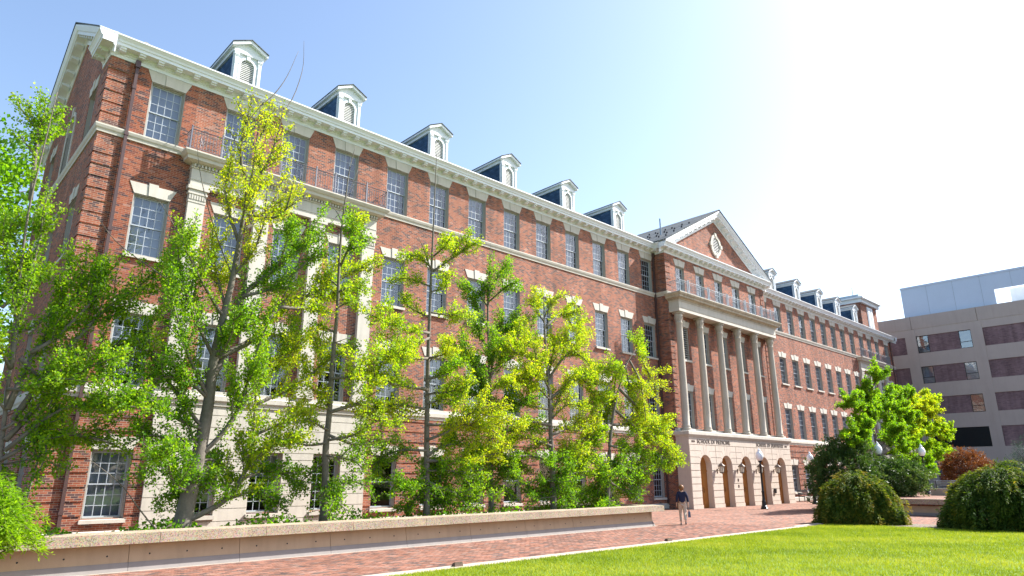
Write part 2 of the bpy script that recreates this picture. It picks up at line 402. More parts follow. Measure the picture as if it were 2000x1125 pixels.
# ================================================================== the old brick building
B = empty('brick_university_building', (0, 0, 0))
tag(B, 'long four-storey red brick university building with white cornice, dormers and columned entrance pavilion', 'building')
XL, XR, PL, PR = -1.15, 86.2, 35.2, 50.5           # left end, right end, pavilion sides
DEPTH, RIDGE = 13.3, 6.65
ROW = {1: (0.73, 3.06), 2: (5.33, 8.03), 3: (10.3, 12.75), 4: (15.17, 17.65)}
WW = 1.31; HW = WW / 2
LWX = [1.05, 4.08, 6.68, 9.36] + [12.36 + 2.737 * k for k in range(9)]
RWX = [52.4, 55.2, 57.83, 60.4, 62.97, 65.53, 68.1, 70.65, 73.25, 76.05, 78.55, 81.03, 84.3]
PWX = [37.15, 39.95, 42.75, 45.55, 48.35]
EWY = [2.5, 6.65, 10.8]                                # windows of the end wall
def ops_for(xs, rows): return [(x - HW, x + HW, ROW[r][0], ROW[r][1]) for x in xs for r in rows]
RD = 0.27
# bay with individually laid bricks: x from -0.46 to 2.2 above the water table
BX0, BX1 = -0.46, 2.2
mb = MB()
wall(mb, FRONT(0), XL, BX0, 0, 18.9, [], RD)
wall(mb, FRONT(0), BX0, BX1, 0, 5.0, ops_for([LWX[0]], [1]), RD)
wall(mb, FRONT(0), BX1, PL, 0, 18.9, ops_for(LWX[1:], [1, 2, 3, 4]), RD)
mb.build('left_wing_wall', M['brick'], B)
mb = MB(); wall(mb, FRONT(0.0016), BX0, BX1, 5.0, 18.9, ops_for([LWX[0]], [2, 3, 4]), RD); mb.build('brick_backing', M['mortar'], B)
bl = []
z = 5.3; r = 0
while z < 18.2:
    x = BX0 - (0.1125 if r % 2 else 0)
    while x < BX1:
        a, b = max(x, BX0), min(x + 0.225, BX1)
        for (o0, o1, q0, q1) in ops_for([LWX[0]], [2, 3, 4]):
            if q0 - 0.05 < z + 0.0375 < q1 + 0.02:
                if o0 <= a and b <= o1: a = b = 0
                elif a < o0 < b <= o1: b = o0
                elif o0 <= a < o1 < b: a = o1
        if b - a > 0.03: bl.append((a + 0.004, b - 0.004, rng.uniform(-0.0005, 0.0004), 0.03, z + 0.004, z + 0.071))
        x += 0.225
    z += 0.075; r += 1
bl = np.array(bl)
full = np.where((bl[:, 1] - bl[:, 0]) > 0.21)[0]
dist = np.hypot(bl[full, 0] - 1.9, bl[full, 4] - 9.2); pick = full[np.argsort(dist)[:290]]
mask = np.ones(len(bl), bool); mask[pick] = False
o = obj('brick_field', tinted_mesh('brick_field', bl[mask], rng.random(mask.sum()), M['brick_piece']), B); tag(o, kind='stuff')
bm_ = [tinted_mesh('brick', [(0, 0.217, 0, 0.03, 0, 0.067)], [t], M['brick_piece']) for t in np.linspace(0.02, 0.98, 12)]
for b in bl[pick]: obj('brick', bm_[int(rng.integers(12))], B, (b[0], b[2], b[4]))
# right wing, end walls, rear
mb = MB(); wall(mb, FRONT(0), PR, XR, 0, 18.9, ops_for(RWX, [1, 2, 3, 4]), RD); mb.build('right_wing_wall', M['brick'], B)
def gable(mb, x):
    wall(mb, LEFTW(x), 0, DEPTH, 0, 18.9, [(y_ - HW, y_ + HW, *ROW[r]) for y_ in EWY for r in (1, 2, 3, 4) if not (r == 4 and y_ == EWY[1])] + [(EWY[1] - .75, EWY[1] + .75, 15.17, 18.2)], RD if x < 0 else -RD)
    mb.poly([(x, 0, 18.9), (x, DEPTH, 18.9), (x, RIDGE, 22.85)])
mb = MB(); gable(mb, XL); mb.build('end_wall', M['brick'], B)
mb = MB(); mb.quad((XR, 0, 0), (XR, DEPTH, 0), (XR, DEPTH, 18.9), (XR, 0, 18.9)); mb.poly([(XR, 0, 18.9), (XR, DEPTH, 18.9), (XR, RIDGE, 22.85)])
mb.quad((XL, DEPTH, 0), (XR, DEPTH, 0), (XR, DEPTH, 18.9), (XL, DEPTH, 18.9)); mb.build('rear_wall', M['brick'], B)
mb = MB()
for z_ in (0.1, 4.9, 9.6, 14.5, 18.5): mb.box(XL + 0.3, XR - 0.3, 0.32, DEPTH - .3, z_ - 0.1, z_)
mb.box(XL + 0.4, XR - 0.4, 5.0, 5.1, 0.1, 18.4); mb.build('interior_floors', M['inside'], B)
# pavilion
mb = MB()
wall(mb, FRONT(-1), PL, PR, 5.1, 18.9, [(x - HW + .06, x + HW - .06, ROW[r][0], ROW[r][1]) for x in PWX for r in (2, 3)] + [(x - HW + .06, x + HW - .06, 14.95, 17.45) for x in PWX], RD)
mb.quad((PL, -1, 0), (PL, 0, 0), (PL, 0, 18.9), (PL, -1, 18.9)); mb.quad((PR, -1, 0), (PR, 0, 0), (PR, 0, 18.9), (PR, -1, 18.9))
mb.poly([(PL, -1, 18.9), (PR, -1, 18.9), ((PL + PR) / 2, -1, 23.2)]); mb.build('pavilion_wall', M['brick'], B)
# rusticated brick bands of the ground storey
def bands(name, x0, x1, xs, skip=()):
    mb = MB(); z = 0.36
    while z < 4.7:
        z1 = min(z + 0.405, 4.8); cuts = []
        for xw in xs:
            h0, h1 = ROW[1]
            if z < h1 + .5 and z1 > h0 - .2:
                ex = HW if z < h1 else HW + .21
                if z1 > h1 and z < h1: ex = HW + .02
                cuts.append((xw - ex, xw + ex))
        for s in skip: cuts.append(s)
        cuts.sort(); x = x0
        for a, b in cuts:
            if a > x + 0.05: mb.box(x, a, -0.035, 0.02, z, z1)
            x = max(x, b)
        if x < x1 - 0.05: mb.box(x, x1, -0.035, 0.02, z, z1)
        z += 0.48
    return mb.build(name, M['brick'], B)
bands('rusticated_brick', XL - 0.035, PL - .02, [x for x in LWX if x < 2 or x > 11], [(2.2, 11.25)])
bands('rusticated_brick', PR + .02, XR + 0.035, [x for x in RWX if x < 74 or x > 83], [(73.95, 83.1)])
mb = MB(); z = 0.36
while z < 4.7:
    y_ = 0.0
    for yw in EWY:
        if z < 3.5: mb.box(XL - 0.035, XL + .02, y_, yw - HW - (.02 if z < 3.06 else .2), z, min(z + .405, 4.8)); y_ = yw + HW + (.02 if z < 3.06 else .2)
    mb.box(XL - 0.035, XL + .02, y_, DEPTH, z, min(z + .405, 4.8)); z += 0.48
mb.build('rusticated_brick', M['brick'], B)
# brick quoins on the corners
qm = {}
for key, (w_, d_) in dict(corner=(0.69, 0.69), pav=(0.62, 0.62)).items():
    mb = MB(); mb.box(-0.04, w_, -0.04, 0.01, 0, 0.405); mb.box(-0.04, 0.01, 0.01, d_, 0, 0.405); qm[key] = mb.mesh('quoin', M['brick'])
    mb = MB(); mb.box(-w_, 0.04, -0.04, 0.01, 0, 0.405); mb.box(-0.01, 0.04, 0.01, d_, 0, 0.405); qm[key + 'R'] = mb.mesh('quoin', M['brick'])
for (x, y_, key) in ((XL, 0, 'corner'), (XR, 0, 'cornerR'), (PL, -1, 'pav'), (PR, -1, 'pavR')):
    for z0, z1 in ((5.36, 14.8), (15.22, 18.1)):
        z = z0
        while z + 0.405 < z1: obj('quoin', qm[key], B, (x, y_, z)); z += 0.48
# plinth, water table, string course
PATH = [(XL, DEPTH), (XL, 0), (PL, 0), (PL, -1), (PR, -1), (PR, 0), (XR, 0), (XR, DEPTH)]
LPATH = [(XL, DEPTH), (XL, 0), (PL - .01, 0)]; RPATH = [(PR + .01, 0), (XR, 0), (XR, DEPTH)]
for pth in (LPATH, RPATH):
    mb = MB(); mb.sweep(pth, [(0, 0), (0.08, 0), (0.08, 0.28), (0.04, 0.33), (0, 0.33)]); mb.build('plinth', M['stone'], B)
    mb = MB(); mb.sweep(pth, [(0, 4.82), (0.05, 4.82), (0.06, 4.92), (0.11, 4.98), (0.11, 5.16), (0.07, 5.2), (0.06, 5.32), (0, 5.33)]); mb.build('water_table', M['stone'], B)
mb = MB(); mb.sweep(PATH, [(0, 14.84), (0.05, 14.84), (0.06, 14.95), (0.1, 15.0), (0.13, 15.1), (0.13, 15.155), (0, 15.165)]); mb.build('string_course', M['stone'], B)
# main cornice with modillions
CPROF = [(0, 18.15), (0.035, 18.15), (0.035, 18.3), (0.06, 18.31), (0.06, 18.38), (0.11, 18.42), (0.11, 18.46), (0.46, 18.46), (0.46, 18.58), (0.5, 18.6), (0.52, 18.68), (0.6, 18.78), (0.63, 18.8), (0.63, 18.86), (0.55, 18.88), (0.0, 18.95)]
CP = [(XL, 1.3)] + PATH[1:-1] + [(XR, 1.3)]
mb = MB(); mb.sweep(CP, CPROF); mb.build('cornice', M['white'], B)
mb = MB(); mb.box(-0.11, 0.11, -0.41, -0.1, 18.38, 18.455); mb.box(-0.11, 0.11, -0.33, -0.1, 18.32, 18.385); mb.box(-0.125, 0.125, -0.42, -0.1, 18.435, 18.459)
mod = mb.mesh('modillion', M['white'])
def mods(x0, x1, y_):
    n = int((x1 - x0) / 0.69)
    for k in range(n + 1): obj('modillion', mod, B, (x0 + (x1 - x0) * k / n, y_, 0))
mods(XL + .3, PL - .35, 0); mods(PL + .05, PR - .05, -1); mods(PR + .35, XR - .3, 0)
for y_ in (0.25, 0.9): obj('modillion', mod, B, (XL, y_, 0), R(-90))
obj('modillion', mod, B, (PL, -.5, 0), R(-90))
# raking cornices
def rake(mb, pts, out, prof):
    n = len(prof); vs = []
    for p in pts:
        for o_, dz in prof: vs.append((p[0] + out[0] * o_, p[1] + out[1] * o_, p[2] + dz))
    fs = [(i * n + k, (i + 1) * n + k, (i + 1) * n + k + 1, i * n + k + 1) for i in range(len(pts) - 1) for k in range(n - 1)]
    fs += [tuple(range(n)), tuple(reversed(range((len(pts) - 1) * n, len(pts) * n)))]
    mb.add(vs, fs)
RPROF = [(0.0, -0.86), (0.04, -0.86), (0.04, -0.6), (0.1, -0.55), (0.1, -0.49), (0.48, -0.49), (0.48, -0.34), (0.54, -0.3), (0.63, -0.1), (0.63, -0.02), (0.0, 0.02)]
mb = MB(); rake(mb, [(XL, -0.62, 18.86), (XL, RIDGE, 22.98), (XL, DEPTH + .62, 18.86)], (-1, 0), RPROF); mb.build('raking_cornice', M['white'], B)
mb = MB(); rake(mb, [(XR, -0.62, 18.86), (XR, RIDGE, 22.98), (XR, DEPTH + .62, 18.86)], (1, 0), RPROF); mb.build('raking_cornice', M['white'], B)
PC = (PL + PR) / 2
mb = MB(); rake(mb, [(PL - .63, -1, 18.9), (PC, -1, 23.45), (PR + .63, -1, 18.9)], (0, -1), RPROF); mb.build('raking_cornice', M['white'], B)
sl_ = (22.98 - 18.86) / (RIDGE + .62); mb = MB()
mb.add([(-0.42, -.11, -.49 - .11 * sl_), (-.1, -.11, -.49 - .11 * sl_), (-.1, .11, -.49 + .11 * sl_), (-.42, .11, -.49 + .11 * sl_), (-0.42, -.11, -.6 - .11 * sl_), (-.1, -.11, -.65 - .11 * sl_), (-.1, .11, -.65 + .11 * sl_), (-.42, .11, -.6 + .11 * sl_)],
       [(0, 1, 2, 3), (4, 7, 6, 5), (0, 4, 5, 1), (1, 5, 6, 2), (2, 6, 7, 3), (3, 7, 4, 0)])
mr = mb.mesh('modillion', M['white'])
for k in range(9): obj('modillion', mr, B, (XL, 0.6 + k * 0.72, 18.86 + (0.6 + k * .72 + .62) * sl_)); 
mb = MB()
mb.add([(-0.42, -.11, -.49 + .11 * sl_), (-.1, -.11, -.49 + .11 * sl_), (-.1, .11, -.49 - .11 * sl_), (-.42, .11, -.49 - .11 * sl_), (-0.42, -.11, -.6 + .11 * sl_), (-.1, -.11, -.65 + .11 * sl_), (-.1, .11, -.65 - .11 * sl_), (-.42, .11, -.6 - .11 * sl_)],
       [(0, 1, 2, 3), (4, 7, 6, 5), (0, 4, 5, 1), (1, 5, 6, 2), (2, 6, 7, 3), (3, 7, 4, 0)])
mr2 = mb.mesh('modillion', M['white'])
for k in range(9): obj('modillion', mr2, B, (XL, RIDGE + .45 + k * 0.72, 22.98 - (.45 + k * .72) * sl_))
ps = (23.45 - 18.9) / (PC - PL + .63)
for sgn in (-1, 1):
    mb = MB(); t = .11 * ps * -sgn
    mb.add([(-.11, -.42, -.49 - t), (-.11, -.1, -.49 - t), (.11, -.1, -.49 + t), (.11, -.42, -.49 + t), (-.11, -.42, -.6 - t), (-.11, -.1, -.65 - t), (.11, -.1, -.65 + t), (.11, -.42, -.6 + t)],
           [(0, 1, 2, 3), (4, 7, 6, 5), (0, 4, 5, 1), (1, 5, 6, 2), (2, 6, 7, 3), (3, 7, 4, 0)])
    me = mb.mesh('modillion', M['white'])
    for k in range(11):
        dx = 0.5 + k * .7
        obj('modillion', me, B, (PC + sgn * dx, -1, 23.45 - dx * ps))
# roofs
mb = MB()
for s in (0, 1):
    ye = -0.44 if s == 0 else DEPTH + 0.44
    q = lambda x, y_, z_: (x, y_, z_)
    mb.add([(XL - .66, ye, 18.9), (XR + .66, ye, 18.9), (XR + .66, RIDGE, 23.02), (XL - .66, RIDGE, 23.02), (XL - .66, ye, 18.96), (XR + .66, ye, 18.96), (XR + .66, RIDGE, 23.08), (XL - .66, RIDGE, 23.08)],
           [(0, 1, 2, 3), (4, 5, 6, 7), (0, 1, 5, 4), (0, 3, 7, 4), (1, 2, 6, 5)])
mb.build('roof', M['roof'], B)
mb = MB()
for sgn in (-1, 1):
    xe = PC + sgn * (PC - PL + .67)
    mb.add([(xe, -1.67, 18.88), (PC, -1.67, 23.5), (PC, 6.6, 23.5), (xe, 6.6, 18.88), (xe, -1.67, 18.94), (PC, -1.67, 23.56), (PC, 6.6, 23.56), (xe, 6.6, 18.94)], [(0, 1, 2, 3), (4, 5, 6, 7), (0, 1, 5, 4), (0, 3, 7, 4)])
proof = mb.build('pavilion_roof', M['roof'], B)
mb = MB(); mb.add([(-.05, -.06, 0), (-.05, .06, 0), (.05, .06, .0), (.05, -.06, .0), (-.02, -.06, .13), (-.02, .06, .13)], [(0, 1, 2, 3), (0, 4, 5, 1), (1, 5, 2), (0, 3, 4), (3, 2, 5, 4)])
sg = mb.mesh('snow_guard', M['black']); psl = (23.56 - 18.94) / (PC - PL + .67)
for i in range(4):
    for k in range(7):
        xx = PL + 0.6 + i * 1.15 + (0.25 if k % 2 else 0); obj('snow_guard', sg, proof, (xx, -0.9 + k * 0.8, 18.94 + (xx - PL + .67) * psl))
mb = MB(); mb.tube([(0, 0, 0), (0, 0, 1.6)], 0.06, 8); mb.build('vent_pipe', M['iron_blue'], proof, (PL + 2.2, 0.6, 20.3), smooth=False)
mb = MB(); mb.box(-.09, .09, -.09, .09, 18.9, 20.5); mb.build('flue', M['frame'], B, (0.35, 2.0, 0))
# downpipes
mb = MB(); mb.box(-.055, .055, -.15, -.05, 0.35, 18.2); mb.box(-.09, .09, -.2, -.04, 17.95, 18.25)
for z_ in (0.9, 3.2, 5.25, 8.0, 11, 14.95, 17.0): mb.box(-.075, .075, -.165, 0, z_, z_ + .12)
dp = mb.mesh('downpipe', M['pipe'])
for x in (-0.22, PL - .12, PR + .14, XR - .6): obj('downpipe', dp, B, (x, 0, 0))
# ------------------------------------------------------------------ windows
_c = {}
def cached(key, fn):
    if key not in _c: _c[key] = fn()
    return _c[key]
def frame_mesh(h, w=WW):
    mb = MB(); a = w / 2; t = 0.075
    mb.box(-a, -a + t, .1, .26, 0, h); mb.box(a - t, a, .1, .26, 0, h); mb.box(-a + t, a - t, .1, .26, h - t, h); mb.box(-a + t, a - t, .09, .26, 0, 0.05)
    mb.box(-a + .002, -a + .03, .02, .1, 0, h - .002); mb.box(a - .03, a - .002, .02, .1, 0, h - .002); mb.box(-a + .03, a - .03, .02, .1, h - .035, h - .002)
    return mb.mesh('window', M['frame'])
def sash_dims(h, w, up):
    a = w / 2 - 0.075; mid = 0.05 + (h - .125) / 2
    return (-a, a, mid - .02, h - .075, .165) if up else (-a, a, 0.05, mid + .02, .205)
def sash_mesh(h, w, up, munt):
    x0, x1, z0, z1, y_ = sash_dims(h, w, up); mb = MB(); s = .045
    mb.box(x0, x0 + s, y_, y_ + .036, z0, z1); mb.box(x1 - s, x1, y_, y_ + .036, z0, z1)
    mb.box(x0 + s, x1 - s, y_, y_ + .036, z0, z0 + s); mb.box(x0 + s, x1 - s, y_, y_ + .036, z1 - s, z1)
    if munt:
        for k in (1, 2, 3):
            x = x0 + s + (x1 - x0 - 2 * s) * k / 4; mb.box(x - .012, x + .012, y_ + .004, y_ + .032, z0 + s, z1 - s)
        for k in (1, 2):
            z = z0 + s + (z1 - z0 - 2 * s) * k / 3
            for q in range(4):
                xa = x0 + s + (x1 - x0 - 2 * s) * q / 4 + (.012 if q else 0); xb = x0 + s + (x1 - x0 - 2 * s) * (q + 1) / 4 - (.012 if q < 3 else 0)
                mb.box(xa, xb, y_ + .005, y_ + .031, z - .012, z + .012)
    return mb.mesh('sash', M['sash'])
def sheet_mesh(h, w, up, mat):
    x0, x1, z0, z1, y_ = sash_dims(h, w, up); mb = MB(); y_ += .018
    mb.quad((x0 + .02, y_, z0 + .02), (x1 - .02, y_, z0 + .02), (x1 - .02, y_, z1 - .02), (x0 + .02, y_, z1 - .02)); return mb.mesh('pane', mat)
def pane_mesh(w, h): mb = MB(); mb.quad((0, 0, 0), (w, 0, 0), (w, 0, h), (0, 0, h)); return mb.mesh('pane', M['glass'])
def curtain_mesh(h, w, kind):
    mb = MB(); a = w / 2 - .05; n = 40
    if kind == 'top':
        for k in range(int(h * .42 / .05)): mb.quad((-a, .33, h - k * .05 - .05), (a, .33, h - k * .05 - .05), (a, .315, h - k * .05), (-a, .315, h - k * .05))
        return mb.mesh('blind', M['blind'])
    if kind == 'full' : x1 = a
    else: x1 = -a + 2 * a * (0.66 if kind == 'left' else 0.45)
    if kind == 'full':
        for k in range(int(h / .05)): mb.quad((-a, .33, k * .05), (x1, .33, k * .05), (x1, .315, k * .05 + .05), (-a, .315, k * .05 + .05))
        return mb.mesh('blind', M['blind'])
    for k in range(n):
        xa = -a + (x1 + a) * k / n; xb = -a + (x1 + a) * (k + 1) / n
        ya = .34 + .03 * math.sin(k * 1.3); yb = .34 + .03 * math.sin((k + 1) * 1.3)
        mb.quad((xa, ya, 0), (xb, yb, 0), (xb, yb, h), (xa, ya, h))
    return mb.mesh('curtain', M['curtain'])
def lint_mesh(kind, H, Hk, w):
    a = w / 2; F = lambda u, v, d: (u, d, v); mb = MB()
    if kind == 'L': mb.prism([(-a, 0), (-.15, 0), (-.178, H), (-a - .2, H)], F, -.022, .1)
    if kind == 'R': mb.prism([(a, 0), (a + .2, H), (.178, H), (.15, 0)], F, -.022, .1)
    if kind == 'K': mb.prism([(-.144, -.0), (.144, -.0), (.176, Hk), (-.176, Hk)], F, -.05, .1)
    return mb.mesh('keystone' if kind == 'K' else 'lintel_stone', M['stone'])
def window(x, y_, z0, z1, rz=0.0, panes=False, munt=True, curtain=None, lintel=True, sill=False, w=WW, hk=0.52, H=0.45, name='window'):
    h = z1 - z0; hh = round(h, 3)
    W = obj(name, cached(('f', hh, w), lambda: frame_mesh(h, w)), B, (x, y_, z0), rz)
    for up in (True, False):
        obj('sash', cached(('s', hh, w, up, munt), lambda: sash_mesh(h, w, up, munt)), W)
        if panes:
            a0, a1, b0, b1, yy = sash_dims(h, w, up); s = .045
            pw, ph = (a1 - a0 - 2 * s) / 4, (b1 - b0 - 2 * s) / 3
            pm = cached(('p', round(pw, 3), round(ph, 3)), lambda: pane_mesh(pw - .006, ph - .006))
            for i in range(4):
                for j in range(3): obj('pane', pm, W, (a0 + s + pw * i + .003, yy + .018, b0 + s + ph * j + .003))
        else: obj('pane', cached(('g', hh, w, up), lambda: sheet_mesh(h, w, up, M['glass'])), W)
    if curtain: obj('blind' if curtain in ('full', 'top') else 'curtain', cached(('c', hh, w, curtain), lambda: curtain_mesh(h, w, curtain)), W)
    if lintel:
        for k in 'LRK': obj('keystone' if k == 'K' else 'lintel_stone', cached(('l', k, H, hk, w), lambda: lint_mesh(k, H, hk, w)), W, (0, 0, h))
    if sill:
        def sm():
            mb = MB(); a = w / 2 + .06; mb.box(-a, a, -.11, .1, -.15, -.03); mb.add([(-a + .02, -.1, -.03), (a - .02, -.1, -.03), (w / 2, .1, .0), (-w / 2, .1, .0)], [(0, 1, 2, 3)]); return mb.mesh('sill', M['stone'])
        obj('sill', cached(('sl', w), sm), W)
    return W
for i, x in enumerate(LWX):
    port = 1 <= i <= 3
    for r in (1, 2, 3, 4):
        pan = (i <= 3 and r >= 3) or (i == 0) or (i == 4 and r == 4)
        cur = {4: 'full' if i == 0 else ('left' if i < 12 else None), 3: 'full' if i in (0, 3) else ('left' if i < 12 else None), 2: [None, 'top', None, None, None, 'top', None, None, None, 'top', None, None, None][i], 1: ['full', None, 'top', None, None, None, 'top', None, None, None, None, 'top', None][i]}[r]
        window(x, 0, *ROW[r], panes=pan, munt=not (r == 1 and 4 <= i <= 9), curtain=cur, lintel=not (port and r == 1), sill=r in (1, 3) and not (port and r == 1),
               H=0.49 if r == 4 else .45, hk=.49 if r == 4 else .52)
for i, x in enumerate(RWX):
    for r in (1, 2, 3, 4):
        window(x, 0, *ROW[r], curtain=[None, None, 'top', None, 'left', None, None, 'top', None, 'full', None][(i * 7 + r * 3) % 11], lintel=not (9 <= i <= 11 and r == 1), sill=r in (1, 3) and not (9 <= i <= 11 and r == 1), H=0.49 if r == 4 else .45, hk=.49 if r == 4 else .52)
wp = WW - .12
for i, x in enumerate(PWX):
    for r, (z0, z1) in ((2, ROW[2]), (3, ROW[3]), (4, (14.95, 17.45))):
        if r == 3 and i == 0:
            mb = MB(); a = wp / 2; mb.box(-a, -a + .07, .06, .2, 0, 2.45); mb.box(a - .07, a, .06, .2, 0, 2.45); mb.box(-a + .07, a - .07, .06, .2, 2.38, 2.45); mb.box(-a + .07, a - .07, .06, .2, 0, .06)
            G = mb.build('louvred_vent', M['frame'], B, (x, -1, z0))
            mb = MB(); mb.add([(-a + .07, .06, 0), (a - .07, .06, 0), (a - .07, .2, .1), (-a + .07, .2, .1), (-a + .07, .06, .03), (a - .07, .06, .03), (a - .07, .2, .13), (-a + .07, .2, .13)], [(0, 1, 2, 3), (4, 5, 6, 7), (0, 1, 5, 4), (2, 3, 7, 6)])
            sm_ = mb.mesh('slat', M['frame'])
            for k in range(14): obj('slat', sm_, G, (0, 0, .08 + k * .165))
            mb = MB(); mb.quad((-a, .26, 0), (a, .26, 0), (a, .26, 2.45), (-a, .26, 2.45)); mb.build('backing', M['louvre'], G)
            for k in 'LRK': obj('keystone' if k == 'K' else 'lintel_stone', cached(('l', k, .45, .52, wp), lambda: lint_mesh(k, .45, .52, wp)), G, (0, 0, 2.45))
            mb = MB(); mb.box(-a - .06, a + .06, -.11, .1, -.15, -.003); mb.build('sill', M['stone'], G)
        else:
            window(x, -1, z0, z1, curtain='half' if r >= 3 else None, sill=r == 3, w=wp, H=.5 if r == 4 else .45)
for y_ in EWY:
    for r in (1, 2, 3, 4):
        if r == 4 and y_ == EWY[1]: continue
        window(XL, y_, *ROW[r], rz=R(-90), sill=r in (1, 3), curtain='full' if r >= 3 else None)
# round-headed window in the gable
W = window(XL, EWY[1], 15.17, 18.2, rz=R(-90), w=1.5, lintel=False, curtain='full', name='arched_window')
mb = MB(); F = lambda u, v, d: (u, d, v); n = 10
for k in range(n):
    a0, a1 = math.pi * k / n, math.pi * (k + 1) / n
    mb.prism([(.75 * math.cos(a0), 2.3 + .75 * math.sin(a0)), (.95 * math.cos(a0), 2.3 + .95 * math.sin(a0)), (.95 * math.cos(a1), 2.3 + .95 * math.sin(a1)), (.75 * math.cos(a1), 2.3 + .75 * math.sin(a1))], F, -.04, .15)
    mb.add([(.75 * math.cos(a0), .03, 2.3 + .75 * math.sin(a0)), (.75 * math.cos(a1), .03, 2.3 + .75 * math.sin(a1)), (.76 * (1 if a0 < 1.5 else -1), .03, 3.03)], [(0, 1, 2)])
mb.box(-.97, -.75, -.04, .15, 0, 2.3); mb.box(.75, .97, -.04, .15, 0, 2.3); mb.prism([(-.12, 3.0), (.12, 3.0), (.17, 3.5), (-.17, 3.5)], F, -.07, .1); mb.build('stone_surround', M['stone'], W)

# ------------------------------------------------------------------ end porticos with pilasters and balcony
def railing(x0, x1, yf, yb, z0, breaks, mat, name='balcony_railing'):
    h = 0.92; mb = MB()
    def run(a, b):
        a = Vector(a); b = Vector(b); L = (b - a).length; n = max(2, int(L / 0.125)); d = (b - a) / n
        mb.tube([a + Vector((0, 0, h)), b + Vector((0, 0, h))], .022, 4); mb.tube([a + Vector((0, 0, .1)), b + Vector((0, 0, .1))], .018, 4); mb.tube([a + Vector((0, 0, h - .12)), b + Vector((0, 0, h - .12))], .012, 4)
        for k in range(1, n):
            p = a + d * k
            if k % 7 == 3:
                q = p + d * .5
                for s in (-1, 1): mb.tube([q + Vector((0, 0, .1)), q + d * .45 * s + Vector((0, 0, .3)), q + d * .08 * s + Vector((0, 0, .45)), q + d * .45 * s + Vector((0, 0, .6)), q + Vector((0, 0, .8))], .009, 3)
            mb.tube([p + Vector((0, 0, .1)), p + Vector((0, 0, h))], .011, 4)
    run((x0, yf, z0), (x1, yf, z0)); run((x0, yb, z0), (x0, yf, z0)); run((x1, yf, z0), (x1, yb, z0))
    G = mb.build(name, mat, B)
    pm = MB(); pm.box(-.028, .028, -.028, .028, 0, 1.0); pm.lathe([(.03, 1.0), (.045, 1.03), (.03, 1.07), (.0, 1.08)], n=6); pm = pm.mesh('post', mat)
    for x in [x0, x1] + breaks: obj('post', pm, G, (x, yf, z0))
    return G
def portico(xs, x0, x1, pil):
    """stone ground storey, pilasters, entablature and balcony"""
    zt = 4.82; bm = {}
    cuts = [(x - HW, x + HW) for x in xs]; spans = []; a = x0
    for c0, c1 in cuts: spans.append((a, c0)); a = c1
    spans.append((a, x1))
    z = 0.02
    while z < zt - .1:
        z1 = min(z + .46, zt)
        low, high = z < 3.06 - .02, z1 > .73
        if low and high and z >= .4:
            segs = spans; zz1 = min(z1, 3.06) if z < 3.06 < z1 else z1
        else: segs = [(x0, (xs[0] + xs[1]) / 2), ((xs[0] + xs[1]) / 2, (xs[1] + xs[2]) / 2), ((xs[1] + xs[2]) / 2, x1)]; zz1 = z1 if z > 1 else min(z1, .55)
        for s0, s1 in segs:
            mb = MB(); mb.box(s0 + (.0 if s0 in (x0,) else .006), s1 - (.0 if s1 == x1 else .006), -.13, .0, z + .012, zz1 - .012); mb.build('stone_block', M['stone'], B)
        z = zz1 if zz1 < z1 and z > 1 else z1
    mb = MB(); ops = [(x - HW, x + HW, .55, 3.06) for x in xs]; wall(mb, FRONT(-.1), x0 + .01, x1 - .01, 0, zt, ops, .1); mb.build('joint_backing', M['grime'], B)
    for x in xs: mb = MB(); mb.box(x - HW - .05, x + HW + .05, -.22, .1, .56, .7); mb.build('sill', M['stone'], B)
    mb = MB(); mb.sweep([(x0 - .05, 0), (x0 - .05, -.13), (x1 + .05, -.13), (x1 + .05, 0)], [(0, 4.8), (.05, 4.8), (.06, 4.92), (.12, 5.0), (.12, 5.18), (.04, 5.22), (.04, 5.36), (-.2, 5.37)]); mb.build('water_table', M['stone'], B)
    # pilaster
    mb = MB(); mb.box(-.33, .33, -.2, 0, 5.78, 12.9); mb.box(-.42, .42, -.27, 0, 5.37, 5.52); mb.box(-.40, .40, -.25, 0, 5.52, 5.62); mb.box(-.36, .36, -.23, 0, 5.62, 5.78)
    mb.box(-.35, .35, -.22, 0, 12.9, 12.98); mb.box(-.34, .34, -.21, 0, 12.98, 13.25); mb.box(-.38, .38, -.25, 0, 13.25, 13.33); mb.box(-.35, .35, -.225, 0, 13.33, 13.45); mb.box(-.42, .42, -.29, 0, 13.45, 13.6)
    for k in range(7): mb.box(-.33 + k * .1, -.27 + k * .1, -.245, -.2, 13.02, 13.2)
    pm = mb.mesh('pilaster', M['stone'])
    for x in pil: obj('pilaster', pm, B, (x, 0, 0))
    e0, e1 = pil[0] - .36, pil[-1] + .36
    mb = MB(); mb.box(e0, e1, -.24, 0, 13.6, 13.86); mb.box(e0 - .02, e1 + .02, -.26, 0, 13.86, 13.9); mb.box(e0, e1, -.235, 0, 13.9, 14.36); mb.box(e0 - .04, e1 + .04, -.28, 0, 14.36, 14.42); mb.build('entablature', M['stone'], B)
    mb = MB(); mb.box(-.035, .035, -.36, -.25, 14.42, 14.53); dm = mb.mesh('dentil', M['stone'])
    nd = int((e1 - e0) / .14)
    for k in range(nd): obj('dentil', dm, B, (e0 + (k + .5) * (e1 - e0) / nd, 0, 0))
    mb = MB(); mb.sweep([(e0, 0), (e0, -.25), (e1, -.25), (e1, 0)], [(0, 14.42), (0.02, 14.53), (.14, 14.56), (.3, 14.62), (.32, 14.74), (.38, 14.78), (.46, 14.9), (.46, 14.96), (-.24, 14.98)]); mb.build('balcony_slab', M['stone'], B)
    br = []
    for x in xs: br += [x - .85, x + .85]
    railing(e0 - .3, e1 + .3, -.6, -.02, 14.97, br, M['iron'])
portico(LWX[1:4], 2.2, 11.25, [2.65, 5.38, 8.03, 10.73])
